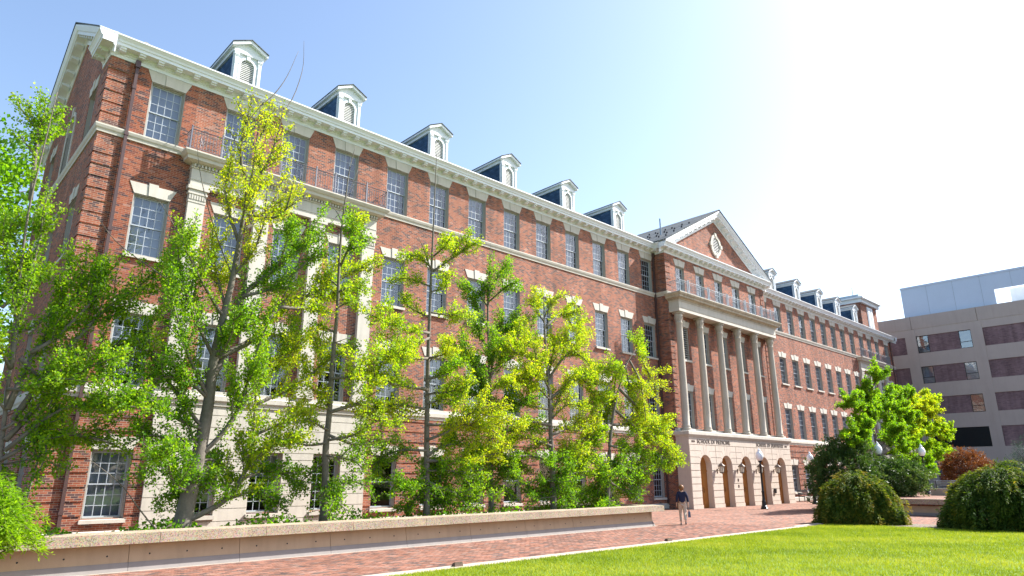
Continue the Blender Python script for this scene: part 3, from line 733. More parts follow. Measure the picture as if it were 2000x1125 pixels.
portico(RWX[9:12], 73.95, 83.1, [74.6, 77.3, 79.8, 82.4])

# ------------------------------------------------------------------ dormers
def arch_pts(cx, hw, zs, n=12): return [(cx + hw * math.cos(math.pi * k / n), zs + hw * math.sin(math.pi * k / n)) for k in range(n + 1)]
def arch_face(mb, fn, x0, x1, z0, z1, cx, hw, zs, zb, n=12, d=0.0):
    """flat face x0..x1, z0..z1 with a round-headed opening"""
    q = lambda a, b, c, e: mb.quad(fn(a, c, d), fn(b, c, d), fn(b, e, d), fn(a, e, d))
    if zb > z0: q(x0, x1, z0, zb)
    q(x0, cx - hw, zb, zs); q(cx + hw, x1, zb, zs)
    ap = arch_pts(cx, hw, zs, n)
    for (ax, az), (bx_, bz) in zip(ap, ap[1:]):
        mb.add([fn(ax, az, d), fn(bx_, bz, d), fn(bx_, z1, d), fn(ax, z1, d)], [(0, 1, 2, 3)])
    q(x0, cx - hw, zs, z1); q(cx + hw, x1, zs, z1)
def arch_reveal(mb, fn, cx, hw, zs, zb, d0, d1, n=12):
    pts = [(cx + hw, zb)] + arch_pts(cx, hw, zs, n) + [(cx - hw, zb)]
    for (a, b), (c, e) in zip(pts, pts[1:]): mb.quad(fn(a, b, d0), fn(c, e, d0), fn(c, e, d1), fn(a, b, d1))
def dormer_meshes():
    D = {}; F = lambda u, v, d: (u, .4 + d, v)
    mb = MB(); arch_face(mb, F, -.62, .62, 18.95, 20.95, 0, .31, 20.3, 19.42); arch_reveal(mb, F, 0, .31, 20.3, 19.42, 0, .12)
    for s in (-1, 1):
        a, b = sorted((s * .46, s * .62)); mb.box(a, b, .33, .399, 19.1, 20.72); mb.box(a - .02, b + .02, .31, .4, 19.0, 19.2); mb.box(a - .02, b + .02, .31, .4, 20.62, 20.68); mb.box(a - .035, b + .035, .29, .4, 20.68, 20.8)
        mb.box(*sorted((s * .485, s * .595)), .318, .33, 19.3, 20.55)
    n = 12
    for k in range(n):
        a0, a1 = math.pi * k / n, math.pi * (k + 1) / n
        mb.prism([(.31 * math.cos(a0), 20.3 + .31 * math.sin(a0)), (.41 * math.cos(a0), 20.3 + .41 * math.sin(a0)), (.41 * math.cos(a1), 20.3 + .41 * math.sin(a1)), (.31 * math.cos(a1), 20.3 + .31 * math.sin(a1))], F, -.05, -.001)
    for s in (-1, 1): a, b = sorted((s * .31, s * .4)); mb.box(a, b, .35, .399, 19.36, 20.3)
    mb.box(-.42, .42, .32, .399, 19.3, 19.4); mb.prism([(-.06, 20.6), (.06, 20.6), (.09, 20.86), (-.09, 20.86)], F, -.08, -.001)
    mb.box(-.68, .68, .3, .42, 20.82, 20.98); mb.poly([(-.8, .34, 20.98), (.8, .34, 20.98), (.8, .34, 21.1), (0, .34, 21.52), (-.8, .34, 21.1)])
    D['dormer'] = mb.mesh('dormer', M['white'])
    mb = MB()
    for k in range(13):
        z = 19.44 + k * .093; hw = .31 if z < 20.28 else math.sqrt(max(.001, .31 ** 2 - (z - 20.28) ** 2))
        mb.box(-hw, hw, .415, .46, z, z + .038)
    D['louvre'] = mb.mesh('louvre', M['slat'])
    mb = MB(); mb.quad((-.4, .53, 19.3), (.4, .53, 19.3), (.4, .53, 20.75), (-.4, .53, 20.75)); D['louvre_backing'] = mb.mesh('louvre_backing', M['louvre'])
    for nm, s in (('cheek', -1),):
        mb = MB(); mb.poly([(-.605, .45, 19.2), (-.605, 3.2, 20.9), (-.605, .45, 20.9)]); mb.poly([(.605, .45, 19.2), (.605, 3.2, 20.9), (.605, .45, 20.9)]); D['cheek'] = mb.mesh('cheek', M['slate_blue'])
    mb = MB()
    for s in (-1, 1):
        mb.add([(s * .84, .12, 21.14), (0, .12, 21.57), (0, 4.7, 21.57), (s * .84, 4.7, 21.14), (s * .84, .12, 21.18), (0, .12, 21.61), (0, 4.7, 21.61), (s * .84, 4.7, 21.18)], [(0, 1, 2, 3), (4, 5, 6, 7), (0, 1, 5, 4), (0, 3, 7, 4)])
    D['dormer_roof'] = mb.mesh('dormer_roof', M['roof'])
    mb = MB()
    for s in (-1, 1):
        mb.add([(s * .82, .16, 21.0), (0, .16, 21.42), (0, .16, 21.565), (s * .82, .16, 21.135), (s * .82, .33, 21.0), (0, .33, 21.42), (0, .33, 21.565), (s * .82, .33, 21.135)], [(0, 1, 2, 3), (4, 5, 6, 7), (0, 1, 5, 4), (0, 3, 7, 4), (1, 2, 6, 5)])
        mb.box(*sorted((s * .6, s * .82)), .3, 3.6, 21.02, 21.13); mb.box(*sorted((s * .6, s * .7)), .42, 3.4, 20.84, 21.02); mb.box(*sorted((s * .6, s * .65)), .42, .52, 19.1, 20.84)
    D['eaves_trim'] = mb.mesh('eaves_trim', M['white'])
    return D
DM = dormer_meshes()
for x in [LWX[k] + .12 for k in (1, 3, 5, 7, 9, 11)] + [55.6, 61.0, 66.4, 71.3, 76.4]:
    d = obj('dormer', DM['dormer'], B, (x, 0, 0))
    for k in ('louvre', 'louvre_backing', 'cheek', 'dormer_roof', 'eaves_trim'): obj(k, DM[k], d)
# brick roof block at the far end
mb = MB(); mb.box(80.2, 85.6, 0.9, 5.5, 19.2, 22.6); rb = mb.build('roof_block', M['brick'], B)
mb = MB(); mb.box(79.9, 85.9, .6, 5.8, 22.6, 23.05); mb.box(79.6, 86.2, .3, 6.1, 23.05, 23.25); mb.build('block_cornice', M['white'], rb)
mb = MB(); mb.box(80.3, 85.5, 1.0, 5.4, 23.25, 23.7); mb.build('block_cap', M['iron_blue'], rb)
mb = MB(); mb.box(85.0, 85.9, 2.2, 4.6, 23.2, 24.2); mb.build('chimney', M['brick'], rb)
mb = MB(); mb.box(82.2, 84.0, .82, .9, 19.6, 22.4); mb.box(82.4, 83.0, .78, .82, 19.8, 22.2); mb.box(83.2, 83.8, .78, .82, 19.8, 22.2); mb.build('block_window', M['white'], rb)
mb = MB(); mb.tube([(81.5, 2, 23.6), (81.5, 2, 25)], .04, 5); mb.build('mast', M['iron'], rb)
# oval vent in the pediment
mb = MB(); F = FRONT(-1); n = 24
for k in range(n):
    a0, a1 = 2 * math.pi * k / n, 2 * math.pi * (k + 1) / n
    mb.prism([(.55 * math.cos(a0), .68 * math.sin(a0)), (.8 * math.cos(a0), .95 * math.sin(a0)), (.8 * math.cos(a1), .95 * math.sin(a1)), (.55 * math.cos(a1), .68 * math.sin(a1))], lambda u, v, d: (u, d, v), -.1, .0)
for a in (0, 90, 180, 270):
    ca, sa = math.cos(R(a)), math.sin(R(a)); mb.box(ca * .78 - .14, ca * .78 + .14, -.14, 0, sa * .93 - .15, sa * .93 + .15)
ov = mb.build('oval_vent', M['stone'], B, (PC, -1, 20.5))
mb = MB(); mb.poly([(.57 * math.cos(2 * math.pi * k / 20), -.012, .7 * math.sin(2 * math.pi * k / 20)) for k in range(20)]); mb.build('backing', M['louvre'], ov)
mb = MB()
for k in range(9):
    z = -.56 + k * .14; hw = .55 * math.sqrt(max(.02, 1 - (z / .68) ** 2)); mb.add([(-hw, -.07, z), (hw, -.07, z), (hw, -.02, z + .07), (-hw, -.02, z + .07)], [(0, 1, 2, 3)])
mb.build('slats', M['slat'], ov)
# ------------------------------------------------------------------ entrance porch, columns, balcony
X0, X1, YP = 35.12, 50.2, -2.0
AX = [37.05, 39.88, 42.7, 45.52, 48.35]; AH = .73; AS = 2.78
F = FRONT(YP)
mb = MB()
mids = [X0] + [(a + b) / 2 for a, b in zip(AX, AX[1:])] + [X1]
for i, a in enumerate(AX):
    arch_face(mb, F, mids[i], mids[i + 1], 0, 5.0, a, AH, AS, 0, d=.032); arch_reveal(mb, F, a, AH, AS, 0, .03, .5)
mb.quad((X0, YP + .03, 0), (X0, -1, 0), (X0, -1, 5.0), (X0, YP + .03, 5.0)); mb.quad((X1, YP + .03, 0), (X1, -1, 0), (X1, -1, 5.0), (X1, YP + .03, 5.0))
mb.quad((X0, YP + .03, 5.0), (X1, YP + .03, 5.0), (X1, -1, 5.0), (X0, -1, 5.0)); mb.build('porch_wall', M['porch'], B)
def block(poly):
    cx = sum(p[0] for p in poly) / len(poly); cz = sum(p[1] for p in poly) / len(poly)
    w_ = max(p[0] for p in poly) - min(p[0] for p in poly); h_ = max(p[1] for p in poly) - min(p[1] for p in poly)
    pp = [(cx + (u - cx) * (1 - .04 / max(w_, .05)), cz + (v - cz) * (1 - .045 / max(h_, .05))) for u, v in poly]
    mb = MB(); mb.prism(pp, F, -.02, .035); return mb.build('stone_block', M['porch'], B)
CZ = [.26, .7, 1.15, 1.6, 2.04, 2.48, 2.93, 3.37, 3.8]
KW = R(11)
angs = [R(12), R(38), R(61)]           # radial joints on each side
for i, a in enumerate(AX):
    for s in (-1, 1):
        edge = mids[i] if s < 0 else mids[i + 1]
        if s > 0 and i < 4: pass
        def P_(ang, r): return (a + s * r * math.cos(ang), AS + r * math.sin(ang))
        # voussoirs
        for k in range(3):
            a0 = angs[k]; a1 = angs[k + 1] if k < 2 else R(90) - R(8)
            z0, z1 = (CZ[6], CZ[7], CZ[8])[k], (CZ[7], CZ[8], 4.2)[k]
            ia = [P_(a0 + (a1 - a0) * t / 4, AH) for t in range(5)]
            def radial(ang, z): r = (z - AS) / math.sin(ang); return (a + s * r * math.cos(ang), z)
            lo = radial(a0, max(z0, AS + AH * math.sin(a0) + .001)); hi = radial(a1, z1)
            if (lo[0] - edge) * s > 0: lo = (edge, z0)
            poly = ia[::-1] + ([lo] if abs(lo[0] - ia[0][0]) > .01 else []) + [(edge, z0), (edge, z1), hi]
            block(poly)
    block([(a - AH * math.sin(R(8)), AS + AH * .992), (a + AH * math.sin(R(8)), AS + AH * .992), (a + .2, 4.2), (a - .2, 4.2)])
ed = [X0] + [v for a in AX for v in (a - AH, a + AH)] + [X1]
for k in range(0, len(ed), 2):
    for z0, z1 in zip(CZ[:6], CZ[1:7]):
        if z1 <= AS + .01 or z1 == CZ[6]:
            p0, p1 = ed[k], ed[k + 1]; zz = z1
            block([(p0, z0), (p1, z0), (p1, zz), (p0, zz)])
    mb = MB(); mb.box(ed[k] - (.03 if k == 0 else -.0), ed[k + 1] + (.03 if k == 10 else 0), YP - .05, YP + .04, 0, .25); mb.build('pier_base', M['porch'], B)
for x, s in ((X0, -1), (X1, 1)):       # side return courses
    zz = [0.0] + CZ + [4.2]
    for z0, z1 in zip(zz, zz[1:]):
        mb = MB(); mb.box(*sorted((x, x + s * .012)), YP - .01, -1, z0 + .012, z1 - .012); mb.build('stone_block', M['porch'], B)
mb = MB(); mb.box(X0 - .012, X1 + .012, YP - .012, -1, 4.21, 4.7); mb.build('name_frieze', M['porch'], B)
mb = MB(); mb.sweep([(X0, -1), (X0, YP), (X1, YP), (X1, -1)], [(0.0, 4.7), (.05, 4.7), (.07, 4.76), (.12, 4.8), (.16, 4.86), (.16, 5.06), (.1, 5.1), (-.9, 5.11)]); mb.build('porch_cornice', M['stone'], B)
mb = MB(); mb.box(PL - .11, X0 - .17, -1.11, 0, 4.86, 5.16); mb.box(X1 + .17, PR + .11, -1.11, 0, 4.86, 5.16); mb.build('water_table', M['stone'], B)
mb = MB(); mb.box(PL - .1, PR + .1, -1.25, -1.0, 5.11, 5.33); mb.build('porch_parapet', M['stone'], B)
# doors behind the arches
dmb = MB(); dmb.box(-AH, AH, 0, .08, 0, 3.6)
for k in (-1, 1):
    for z0, z1 in ((.25, 1.1), (1.25, 2.3)): dmb.box(*sorted((k * .1, k * (AH - .1))), -.03, 0, z0, z1)
dmb.box(-.02, .02, -.02, 0, 0, 2.4); dmb.box(-AH, AH, -.04, 0, 2.4, 2.5)
dmesh = dmb.mesh('entrance_door', M['door'])
hm = MB(); hm.tube([(.12, -.07, 1.0), (.12, -.07, 1.35)], .015, 5); hm.tube([(-.12, -.07, 1.0), (-.12, -.07, 1.35)], .015, 5); hm = hm.mesh('door_handle', M['copper'])
for a in AX: d = obj('entrance_door', dmesh, B, (a, YP + .42, 0)); obj('door_handle', hm, d)
mb = MB(); mb.box(X0 + .1, X1 - .1, -.9, .1, -.01, .015); mb.build('threshold', M['stone'], B)
# engaged columns
mb = MB(); mb.box(-.34, .34, -.34, .34, 5.11, 5.24)
mb.lathe([(.32, 5.24), (.335, 5.29), (.32, 5.35), (.28, 5.37), (.275, 5.41), (.3, 5.44), (.295, 5.48), (.262, 5.51), (.26, 6.6), (.257, 8), (.245, 10), (.228, 12.2), (.222, 12.72), (.25, 12.75), (.25, 12.8), (.225, 12.82), (.225, 13.0), (.255, 13.1), (.3, 13.3), (.3, 13.42)], n=20)
mb.box(-.32, .32, -.32, .32, 13.42, 13.56)
cm = mb.mesh('column', M['column'], smooth=False)
for p in cm.polygons: p.use_smooth = len(p.vertices) == 4 and abs(p.normal.z) < .95 and p.area < .5
lf = MB()
for k in range(8):
    a = 2 * math.pi * k / 8; c_, s_ = math.cos(a), math.sin(a); q = .6
    lf.add([(c_ * .39 * q - s_ * .09 * q, s_ * .39 * q + c_ * .09 * q, 12.85), (c_ * .39 * q + s_ * .09 * q, s_ * .39 * q - c_ * .09 * q, 12.85), (c_ * .52 * q + s_ * .07 * q, s_ * .52 * q - c_ * .07 * q, 13.25), (c_ * .56 * q, s_ * .56 * q, 13.2), (c_ * .52 * q - s_ * .07 * q, s_ * .52 * q + c_ * .07 * q, 13.25)], [(0, 1, 2, 3, 4)])
lm = lf.mesh('capital_leaves', M['column'])
for x in (35.75, 38.55, 41.35, 44.15, 46.95, 49.75): c_ = obj('column', cm, B, (x, -1.5, 0)); obj('capital_leaves', lm, c_)
e0, e1 = 35.3, 50.2
mb = MB(); mb.box(e0, e1, -1.9, -1, 13.56, 13.82); mb.box(e0 - .02, e1 + .02, -1.92, -1, 13.82, 13.86); mb.box(e0, e1, -1.895, -1, 13.86, 14.32); mb.box(e0 - .05, e1 + .05, -1.95, -1, 14.32, 14.38); mb.build('entablature', M['stone'], B)
mb = MB(); mb.sweep([(e0, -1), (e0, -1.9), (e1, -1.9), (e1, -1)], [(0, 14.38), (.05, 14.4), (.12, 14.48), (.3, 14.54), (.32, 14.66), (.38, 14.7), (.45, 14.82), (.45, 14.87), (-.9, 14.89)]); mb.build('balcony_slab', M['grime'], B)
br = []
for x in PWX: br += [x - .75, x + .75, x - .95]
railing(e0 - .1, e1 + .1, -2.15, -1.02, 14.88, br, M['iron_blue'])
# lettering on the frieze
def text(s, x0, x1, zc, h):
    cu = bpy.data.curves.new('lettering', 'FONT'); cu.body = s; cu.extrude = .012; cu.space_character = 1.15
    t = bpy.data.objects.new('lettering', cu); COL.objects.link(t); bpy.context.view_layer.update()
    me = bpy.data.meshes.new_from_object(t.evaluated_get(bpy.context.evaluated_depsgraph_get())); bpy.data.objects.remove(t)
    co = np.empty(len(me.vertices) * 3, np.float32); me.vertices.foreach_get('co', co); co = co.reshape(-1, 3)
    mn, mx = co.min(0), co.max(0)
    out = np.empty_like(co); out[:, 0] = (co[:, 0] - mn[0]) / (mx[0] - mn[0]) * (x1 - x0); out[:, 1] = -co[:, 2] - .012; out[:, 2] = (co[:, 1] - mn[1]) / (mx[1] - mn[1]) * h
    me.vertices.foreach_set('co', out.ravel()); me.materials.clear(); me.materials.append(M['letter']); me.update(); me.name = 'lettering'
    tl_ = obj('lettering', me, B, (x0, YP - .013, zc - h / 2)); tag(tl_, kind='stuff')
text('SCHOOL OF MEDICINE', 36.15, 40.55, 4.44, .27); text('SCHOOL OF DENTISTRY', 44.55, 49.05, 4.44, .27)
text('1846', 35.45, 35.85, 4.42, .12); text('1892', 49.3, 49.7, 4.42, .12)
for x, z in ((41.28, 1.83), (41.28, 1.4)): mb = MB(); mb.box(x - .09, x + .09, YP - .03, YP - .013, z - .1, z + .1); mb.build('plaque', M['copper'], B)
mb = MB(); mb.box(46.66, 46.9, YP - .12, YP - .013, .82, 1.18); mb.build('intercom_box', M['black'], B)

# wall lanterns
def lantern(x, label):
    L = empty('wall_lantern', (x, YP - .013, 2.35)); tag(L, label, 'lantern', 'lanterns between the entrance arches')
    mb = MB(); mb.box(-.06, .06, -.02, 0, -.05, .25); mb.tube([(0, -.02, .2), (0, -.2, .3), (0, -.36, .5), (0, -.36, .62)], .018, 6); mb.build('bracket', M['copper'], L)
    mb = MB(); mb.lathe([(.0, .66), (.05, .64), (.08, .6), (.27, .44), (.27, .41)], (0, -.36, 0), 6); mb.lathe([(.02, .66), (.035, .7), (.0, .75)], (0, -.36, 0), 6); mb.build('hood', M['copper'], L)
    mb = MB(); mb.lathe([(.2, .41), (.13, .0)], (0, -.36, 0), 6); mb.build('glass', M['glow'], L)
    mb = MB()
    for k in range(6):
        a = 2 * math.pi * k / 6; mb.tube([(.21 * math.cos(a), -.36 + .21 * math.sin(a), .41), (.137 * math.cos(a), -.36 + .137 * math.sin(a), 0)], .012, 4)
    mb.lathe([(.15, .02), (.15, -.02), (.05, -.06), (0, -.09)], (0, -.36, 0), 6); mb.build('cage', M['copper'], L)
for x, t in zip((38.46, 41.29, 44.11, 46.94), ('leftmost', 'second', 'third', 'rightmost')):
    lantern(x, f'{t} copper wall lantern from the left between the stone entrance arches')
# ================================================================== long planter in front of the left wing
PE = 20.4; PYF, PYB = -9.12, -6.2
PLN = empty('long_planter', (8, -7.7, 0)); tag(PLN, 'long low tan precast planter wall with aggregate coping below the left wing', 'planter')
L_ = lambda mb, name, mat: mb.build(name, mat, PLN, (-8, 7.7, 0))
mb = MB(); mb.box(-14, PE - .1, PYF + .06, PYF + .3, 0, .62); mb.box(PE - 5.2, PE - .1, PYB - .3, PYB - .06, 0, .62); mb.box(PE - .4, PE - .1, PYF + .3, PYB - .3, 0, .62); L_(mb, 'core', M['grime'])
pan = MB(); pan.add([(.006, PYF - .03, .2), (2.594, PYF - .03, .2), (2.594, PYF + .05, .64), (.006, PYF + .05, .64), (.006, PYF + .2, .2), (2.594, PYF + .2, .2), (2.594, PYF + .2, .64), (.006, PYF + .2, .64)], [(0, 1, 2, 3), (4, 7, 6, 5), (0, 3, 7, 4), (1, 5, 6, 2), (3, 2, 6, 7), (0, 4, 5, 1)])
pm = pan.mesh('wall_panel', M['precast'])
hol = MB()
for x in (.45, 1.3, 2.15):
    for z in (.36,): hol.add([(x + .022 * math.cos(a * math.pi / 3), PYF - .031 + (z - .2) * .18 - .003, z + .022 * math.sin(a * math.pi / 3)) for a in range(6)], [tuple(range(6))])
hm_ = hol.mesh('tie_holes', M['black'])
cop = MB(); cop.add([(.005, PYF - .3, .62), (2.595, PYF - .3, .62), (2.595, PYF + .34, .62), (.005, PYF + .34, .62), (.005, PYF - .3, .855), (2.595, PYF - .3, .855), (2.595, PYF + .34, .87), (.005, PYF + .34, .87)],
        [(0, 3, 2, 1), (4, 5, 6, 7), (0, 1, 5, 4), (1, 2, 6, 5), (2, 3, 7, 6), (3, 0, 4, 7)])
cm_ = cop.mesh('coping_stone', M['agg']); bm2 = cm_.copy()
bas = MB(); bas.add([(.004, PYF - .1, 0), (2.596, PYF - .1, 0), (2.596, PYF - .045, .2), (.004, PYF - .045, .2), (.004, PYF + .1, 0), (2.596, PYF + .1, 0), (2.596, PYF + .1, .21), (.004, PYF + .1, .21)], [(0, 1, 2, 3), (3, 2, 6, 7), (0, 3, 7, 4), (1, 5, 6, 2)])
bsm = bas.mesh('base_course', M['basec'])
n = 12
for k in range(n):
    x = PE - 2.6 * (k + 1)
    p_ = obj('wall_panel', pm, PLN, (x - 8, 7.7, 0)); obj('tie_holes', hm_, p_); obj('coping_stone', cm_, PLN, (x - 8 + (.55 if k == 0 else .55), 7.7, 0)); obj('base_course', bsm, PLN, (x - 8, 7.7, 0))
    if k < 2: obj('coping_stone', cm_, PLN, (x - 8 + .55, 7.7 + (PYB - PYF), 0))
mb = MB(); mb.box(PE - .0, PE + .545, PYF + .35, PYB - .31, .62, .855); L_(mb, 'coping_stone', M['agg'])
mb = MB(); mb.box(PE - .1, PE - .02, PYF - .02, PYB, .2, .62); L_(mb, 'end_panel', M['precast'])
mb = MB(); mb.add([(PE - .1, PYF - .1, 0), (PE + .12, PYF - .1, 0), (PE + .12, PYB + .1, 0), (PE - .1, PYB + .1, 0), (PE - .1, PYF - .045, .2), (PE, PYF - .045, .2), (PE, PYB + .05, .2), (PE - .1, PYB + .05, .2)], [(4, 5, 6, 7), (0, 1, 5, 4), (1, 2, 6, 5), (2, 3, 7, 6)]); L_(mb, 'base_course', M['basec'])
mb = MB(); mb.box(-14, PE - .35, PYF + .3, PYB - .3, .3, .66); L_(mb, 'soil', M['soil'])
mb = MB(); mb.box(-14, PE + .2, PYF - .16, PYF - .1, -.01, .012); tag(mb.build('paving_edge', M['kerb']), kind='structure')

# ================================================================== terrace on the right
TP = [(37.4, -13.2), (37.4, -40), (88, -40), (88, -8.5), (43.5, -8.5)]
mb = MB(); mb.prism(TP, lambda u, v, d: (u, v, d), .0, .84); tag(mb.build('terrace', M['pave']), kind='structure')
TW = empty('terrace_wall', (37.4, -17, 0)); tag(TW, 'low tan terrace wall with dark coping between the two mounded maples', 'wall')
mb = MB()
def twall(y0, y1):
    mb = MB(); mb.add([(-.1, y0, 0), (-.1, y1, 0), (0.02, y1, .6), (.02, y0, .6), (.2, y0, 0), (.2, y1, 0), (.2, y1, .6), (.2, y0, .6)], [(0, 1, 2, 3), (4, 7, 6, 5), (0, 3, 7, 4), (1, 5, 6, 2), (3, 2, 6, 7)])
    mb.build('wall_panel', M['precast'], TW); mb = MB(); mb.box(-.3, .3, y0 + .004, y1 - .004, .6, .88); mb.build('coping_stone', M['agg'], TW)
    mb = MB(); mb.box(-.16, .1, y0 + .004, y1 - .004, 0, .16); mb.build('base_course', M['basec'], TW)
for k in range(8): twall(3.8 - 2.6 * (k + 1), 3.8 - 2.6 * k - .012)
mb = MB(); mb.prism([(-.3, 3.82), (.0, 4.1), (6.2, 8.8), (6.5, 8.4), (.3, 3.82)], lambda u, v, d: (u, v, d), .6, .88); mb.build('coping_stone', M['kerb'], TW)
mb = MB(); mb.prism([(-.05, 3.8), (6.1, 8.5), (6.3, 8.2), (.2, 3.6)], lambda u, v, d: (u, v, d), 0, .6); mb.build('wall_panel', M['precast'], TW)
mb = MB(); mb.box(46.5, 46.9, -17.5, -12.9, .84, 1.28); mb.build('x', M['kerb']); o = bpy.data.objects['x']; o.name = 'seat_wall'; tag(o, 'pale low seat wall on the terrace behind the terrace coping', 'wall')

# ================================================================== street lamps
def lamp(x, y_, z0, hgt, label):
    G = empty('street_lamp', (x, y_, z0)); tag(G, label, 'street lamp', 'white globe street lamps')
    mb = MB(); mb.lathe([(.24, 0), (.24, .06), (.21, .09), (.2, .16), (.15, .22), (.13, .45), (.14, .48), (.11, .54), (.085, .75), (.085, 1.0)], n=12); mb.build('base', M['black'], G)
    mb = MB(); mb.lathe([(.078, 1.0), (.1, 1.05), (.1, 1.13), (.07, 1.18), (.055, hgt - .62), (.075, hgt - .6), (.075, hgt - .55), (.05, hgt - .5), (.06, hgt - .42), (.12, hgt - .36), (.13, hgt - .3)], n=10); mb.build('post', M['black'], G, smooth=True)
    mb = MB(); mb.lathe([(.12, hgt - .3), (.2, hgt - .2), (.245, hgt - .06), (.25, hgt + .05), (.22, hgt + .17), (.15, hgt + .28), (.09, hgt + .32), (.085, hgt + .34), (.1, hgt + .38), (.085, hgt + .43), (.03, hgt + .47), (.015, hgt + .55), (.0, hgt + .57)], n=18); mb.build('globe', M['globe'], G, smooth=True)
lamp(38.75, -5.1, 0, 3.4, 'black street lamp with white acorn globe standing in front of the entrance arches')
lamp(49.1, -4.06, 0, 3.45, 'black street lamp with white globe in front of the right wing, beside the entrance')
lamp(42.7, -11.3, .84, 2.9, 'white globe street lamp rising out of the dark evergreen shrub')
lamp(49.1, -12.0, .84, 2.9, 'white globe street lamp at the right edge of the evergreen, on the terrace')

# ================================================================== benches, kerb lights
def bench(x, y_, z0, rz, label, mat, cat='bench', L=1.6):
    G = empty('bench', (x, y_, z0), rz); tag(G, label, cat)
    sm = MB(); sm.box(-L / 2, L / 2, 0, .075, 0, .03); sm = sm.mesh('slat', mat)
    for k in range(5): obj('slat', sm, G, (0, -.42 + k * .095, .43))
    for k in range(4):
        o_ = obj('slat', sm, G, (0, .06 + k * .03, .55 + k * .105)); o_.rotation_euler = (R(75), 0, 0)
    for s in (-1, 1):
        mb = MB(); X = s * (L / 2 - .12)
        mb.box(X - .025, X + .025, -.42, -.37, 0, .43); mb.box(X - .025, X + .025, .05, .1, 0, .43); mb.box(X - .025, X + .025, -.42, .1, .38, .43); mb.tube([(X, .07, .4), (X, .17, .95)], .022, 4); mb.tube([(X, -.4, .42), (X, -.4, .64), (X, .1, .64)], .02, 4); mb.build('leg', M['black'], G)
bench(54.2, -1.0, 0, 0, 'dark slatted bench against the right wing, nearest the entrance porch', M['black'], L=2.0)
bench(57.0, -1.0, 0, 0, 'dark slatted bench farther along the right wing wall, second from the porch', M['black'], L=2.0)
bench(50.4, -12.9, .84, R(80), 'pale metal bench on the terrace below the rust coloured shrub', M['iron_blue'])
for i, (x, y_, t) in enumerate(((5.44, -14.1, 'nearest the camera'), (14.45, -13.95, 'farther along, towards the walking person'))):
    mb = MB(); mb.add([(-.13, -.07, 0), (.13, -.07, 0), (.13, .07, 0), (-.13, .07, 0), (-.11, -.05, .1), (.11, -.05, .1), (.11, .05, .07), (-.11, .05, .07)], [(0, 3, 2, 1), (4, 5, 6, 7), (0, 1, 5, 4), (1, 2, 6, 5), (2, 3, 7, 6), (3, 0, 4, 7)])
    mb.box(-.08, .08, -.056, -.05, .03, .08)
    tag(mb.build('kerb_light', M['bark_dark'], None, (x, y_, .05)), f'small dark box light on the lawn kerb, {t}', 'light', 'kerb lights')

# ================================================================== office block on the right
OX = 92.0
OB = empty('concrete_office_block', (OX, -8, 0)); tag(OB, 'concrete framed office block with brick panels and blue metal penthouse at right', 'building')
lo = (-OX, 8, 0); FO = LEFTW(OX)
bays = [(-.75 + 7.4 * (1 - k) + 0.0, -.75 + 7.4 * (1 - k) - 6.75) for k in range(-1, 5)]     # left edge, right edge of each bay (y falls to the right)
rows = [(5.45, 7.8), (9.55, 11.7), (13.47, 15.65), (17.4, 19.65)]
ops = [(b1, b0, z0, z1) for b0, b1 in bays for z0, z1 in rows] + [(b1, b0, 0.2, 3.75) for b0, b1 in bays]
mb = MB(); wall(mb, FO, -36, 14, 0, 20.6, ops, .22); mb.quad((OX, 14, 0), (OX + 20, 14, 0), (OX + 20, 14, 22.3), (OX, 14, 22.3)); mb.quad((OX, -36, 0), (OX + 20, -36, 0), (OX + 20, -36, 22.3), (OX, -36, 22.3))
mb.quad((OX, -36, 22.3), (OX + 20, -36, 22.3), (OX + 20, 14, 22.3), (OX, 14, 22.3)); mb.build('frame_wall', M['conc'], OB, lo)
for k in range(7):
    y_ = -1.05 + 7.4 * (2 - k) ; mb = MB(); mb.box(OX - .06, OX, y_ - .3, y_ + .3, 0, 20.5); mb.build('pier', M['conc'], OB, lo)
    mb = MB(); mb.box(OX - .03, OX + .2, y_ - 7.37, y_ - .02, 20.62, 22.3); mb.build('parapet_panel', M['conc2'], OB, lo)
def owin(y0, y1, z0, z1):
    t = .07; mb = MB(); mb.box(OX + .1, OX + .2, y0, y0 + t, z0, z1); mb.box(OX + .1, OX + .2, y1 - t, y1, z0, z1); mb.box(OX + .1, OX + .2, y0 + t, y1 - t, z0, z0 + t); mb.box(OX + .1, OX + .2, y0 + t, y1 - t, z1 - t, z1)
    zm = z0 + (z1 - z0) * .36; mb.box(OX + .1, OX + .2, y0 + t, y1 - t, zm - .035, zm + .035); W = mb.build('window', M['black'], OB, lo)
    for a, b in ((z0 + t, zm - .035), (zm + .035, z1 - t)): mb = MB(); mb.quad((OX + .15, y0 + t, a), (OX + .15, y1 - t, a), (OX + .15, y1 - t, b), (OX + .15, y0 + t, b)); mb.build('pane', M['glass2'], W)
    mb = MB(); mb.quad((OX + .6, y0 - .3, z0), (OX + .6, y1 + .3, z0), (OX + .6, y1 + .3, z1), (OX + .6, y0 - .3, z1)); mb.build('blind', M['inside'] if rng.random() < .6 else M['blind'], W)  # most are dark sheets coloured as the unlit room, only the rest are blinds
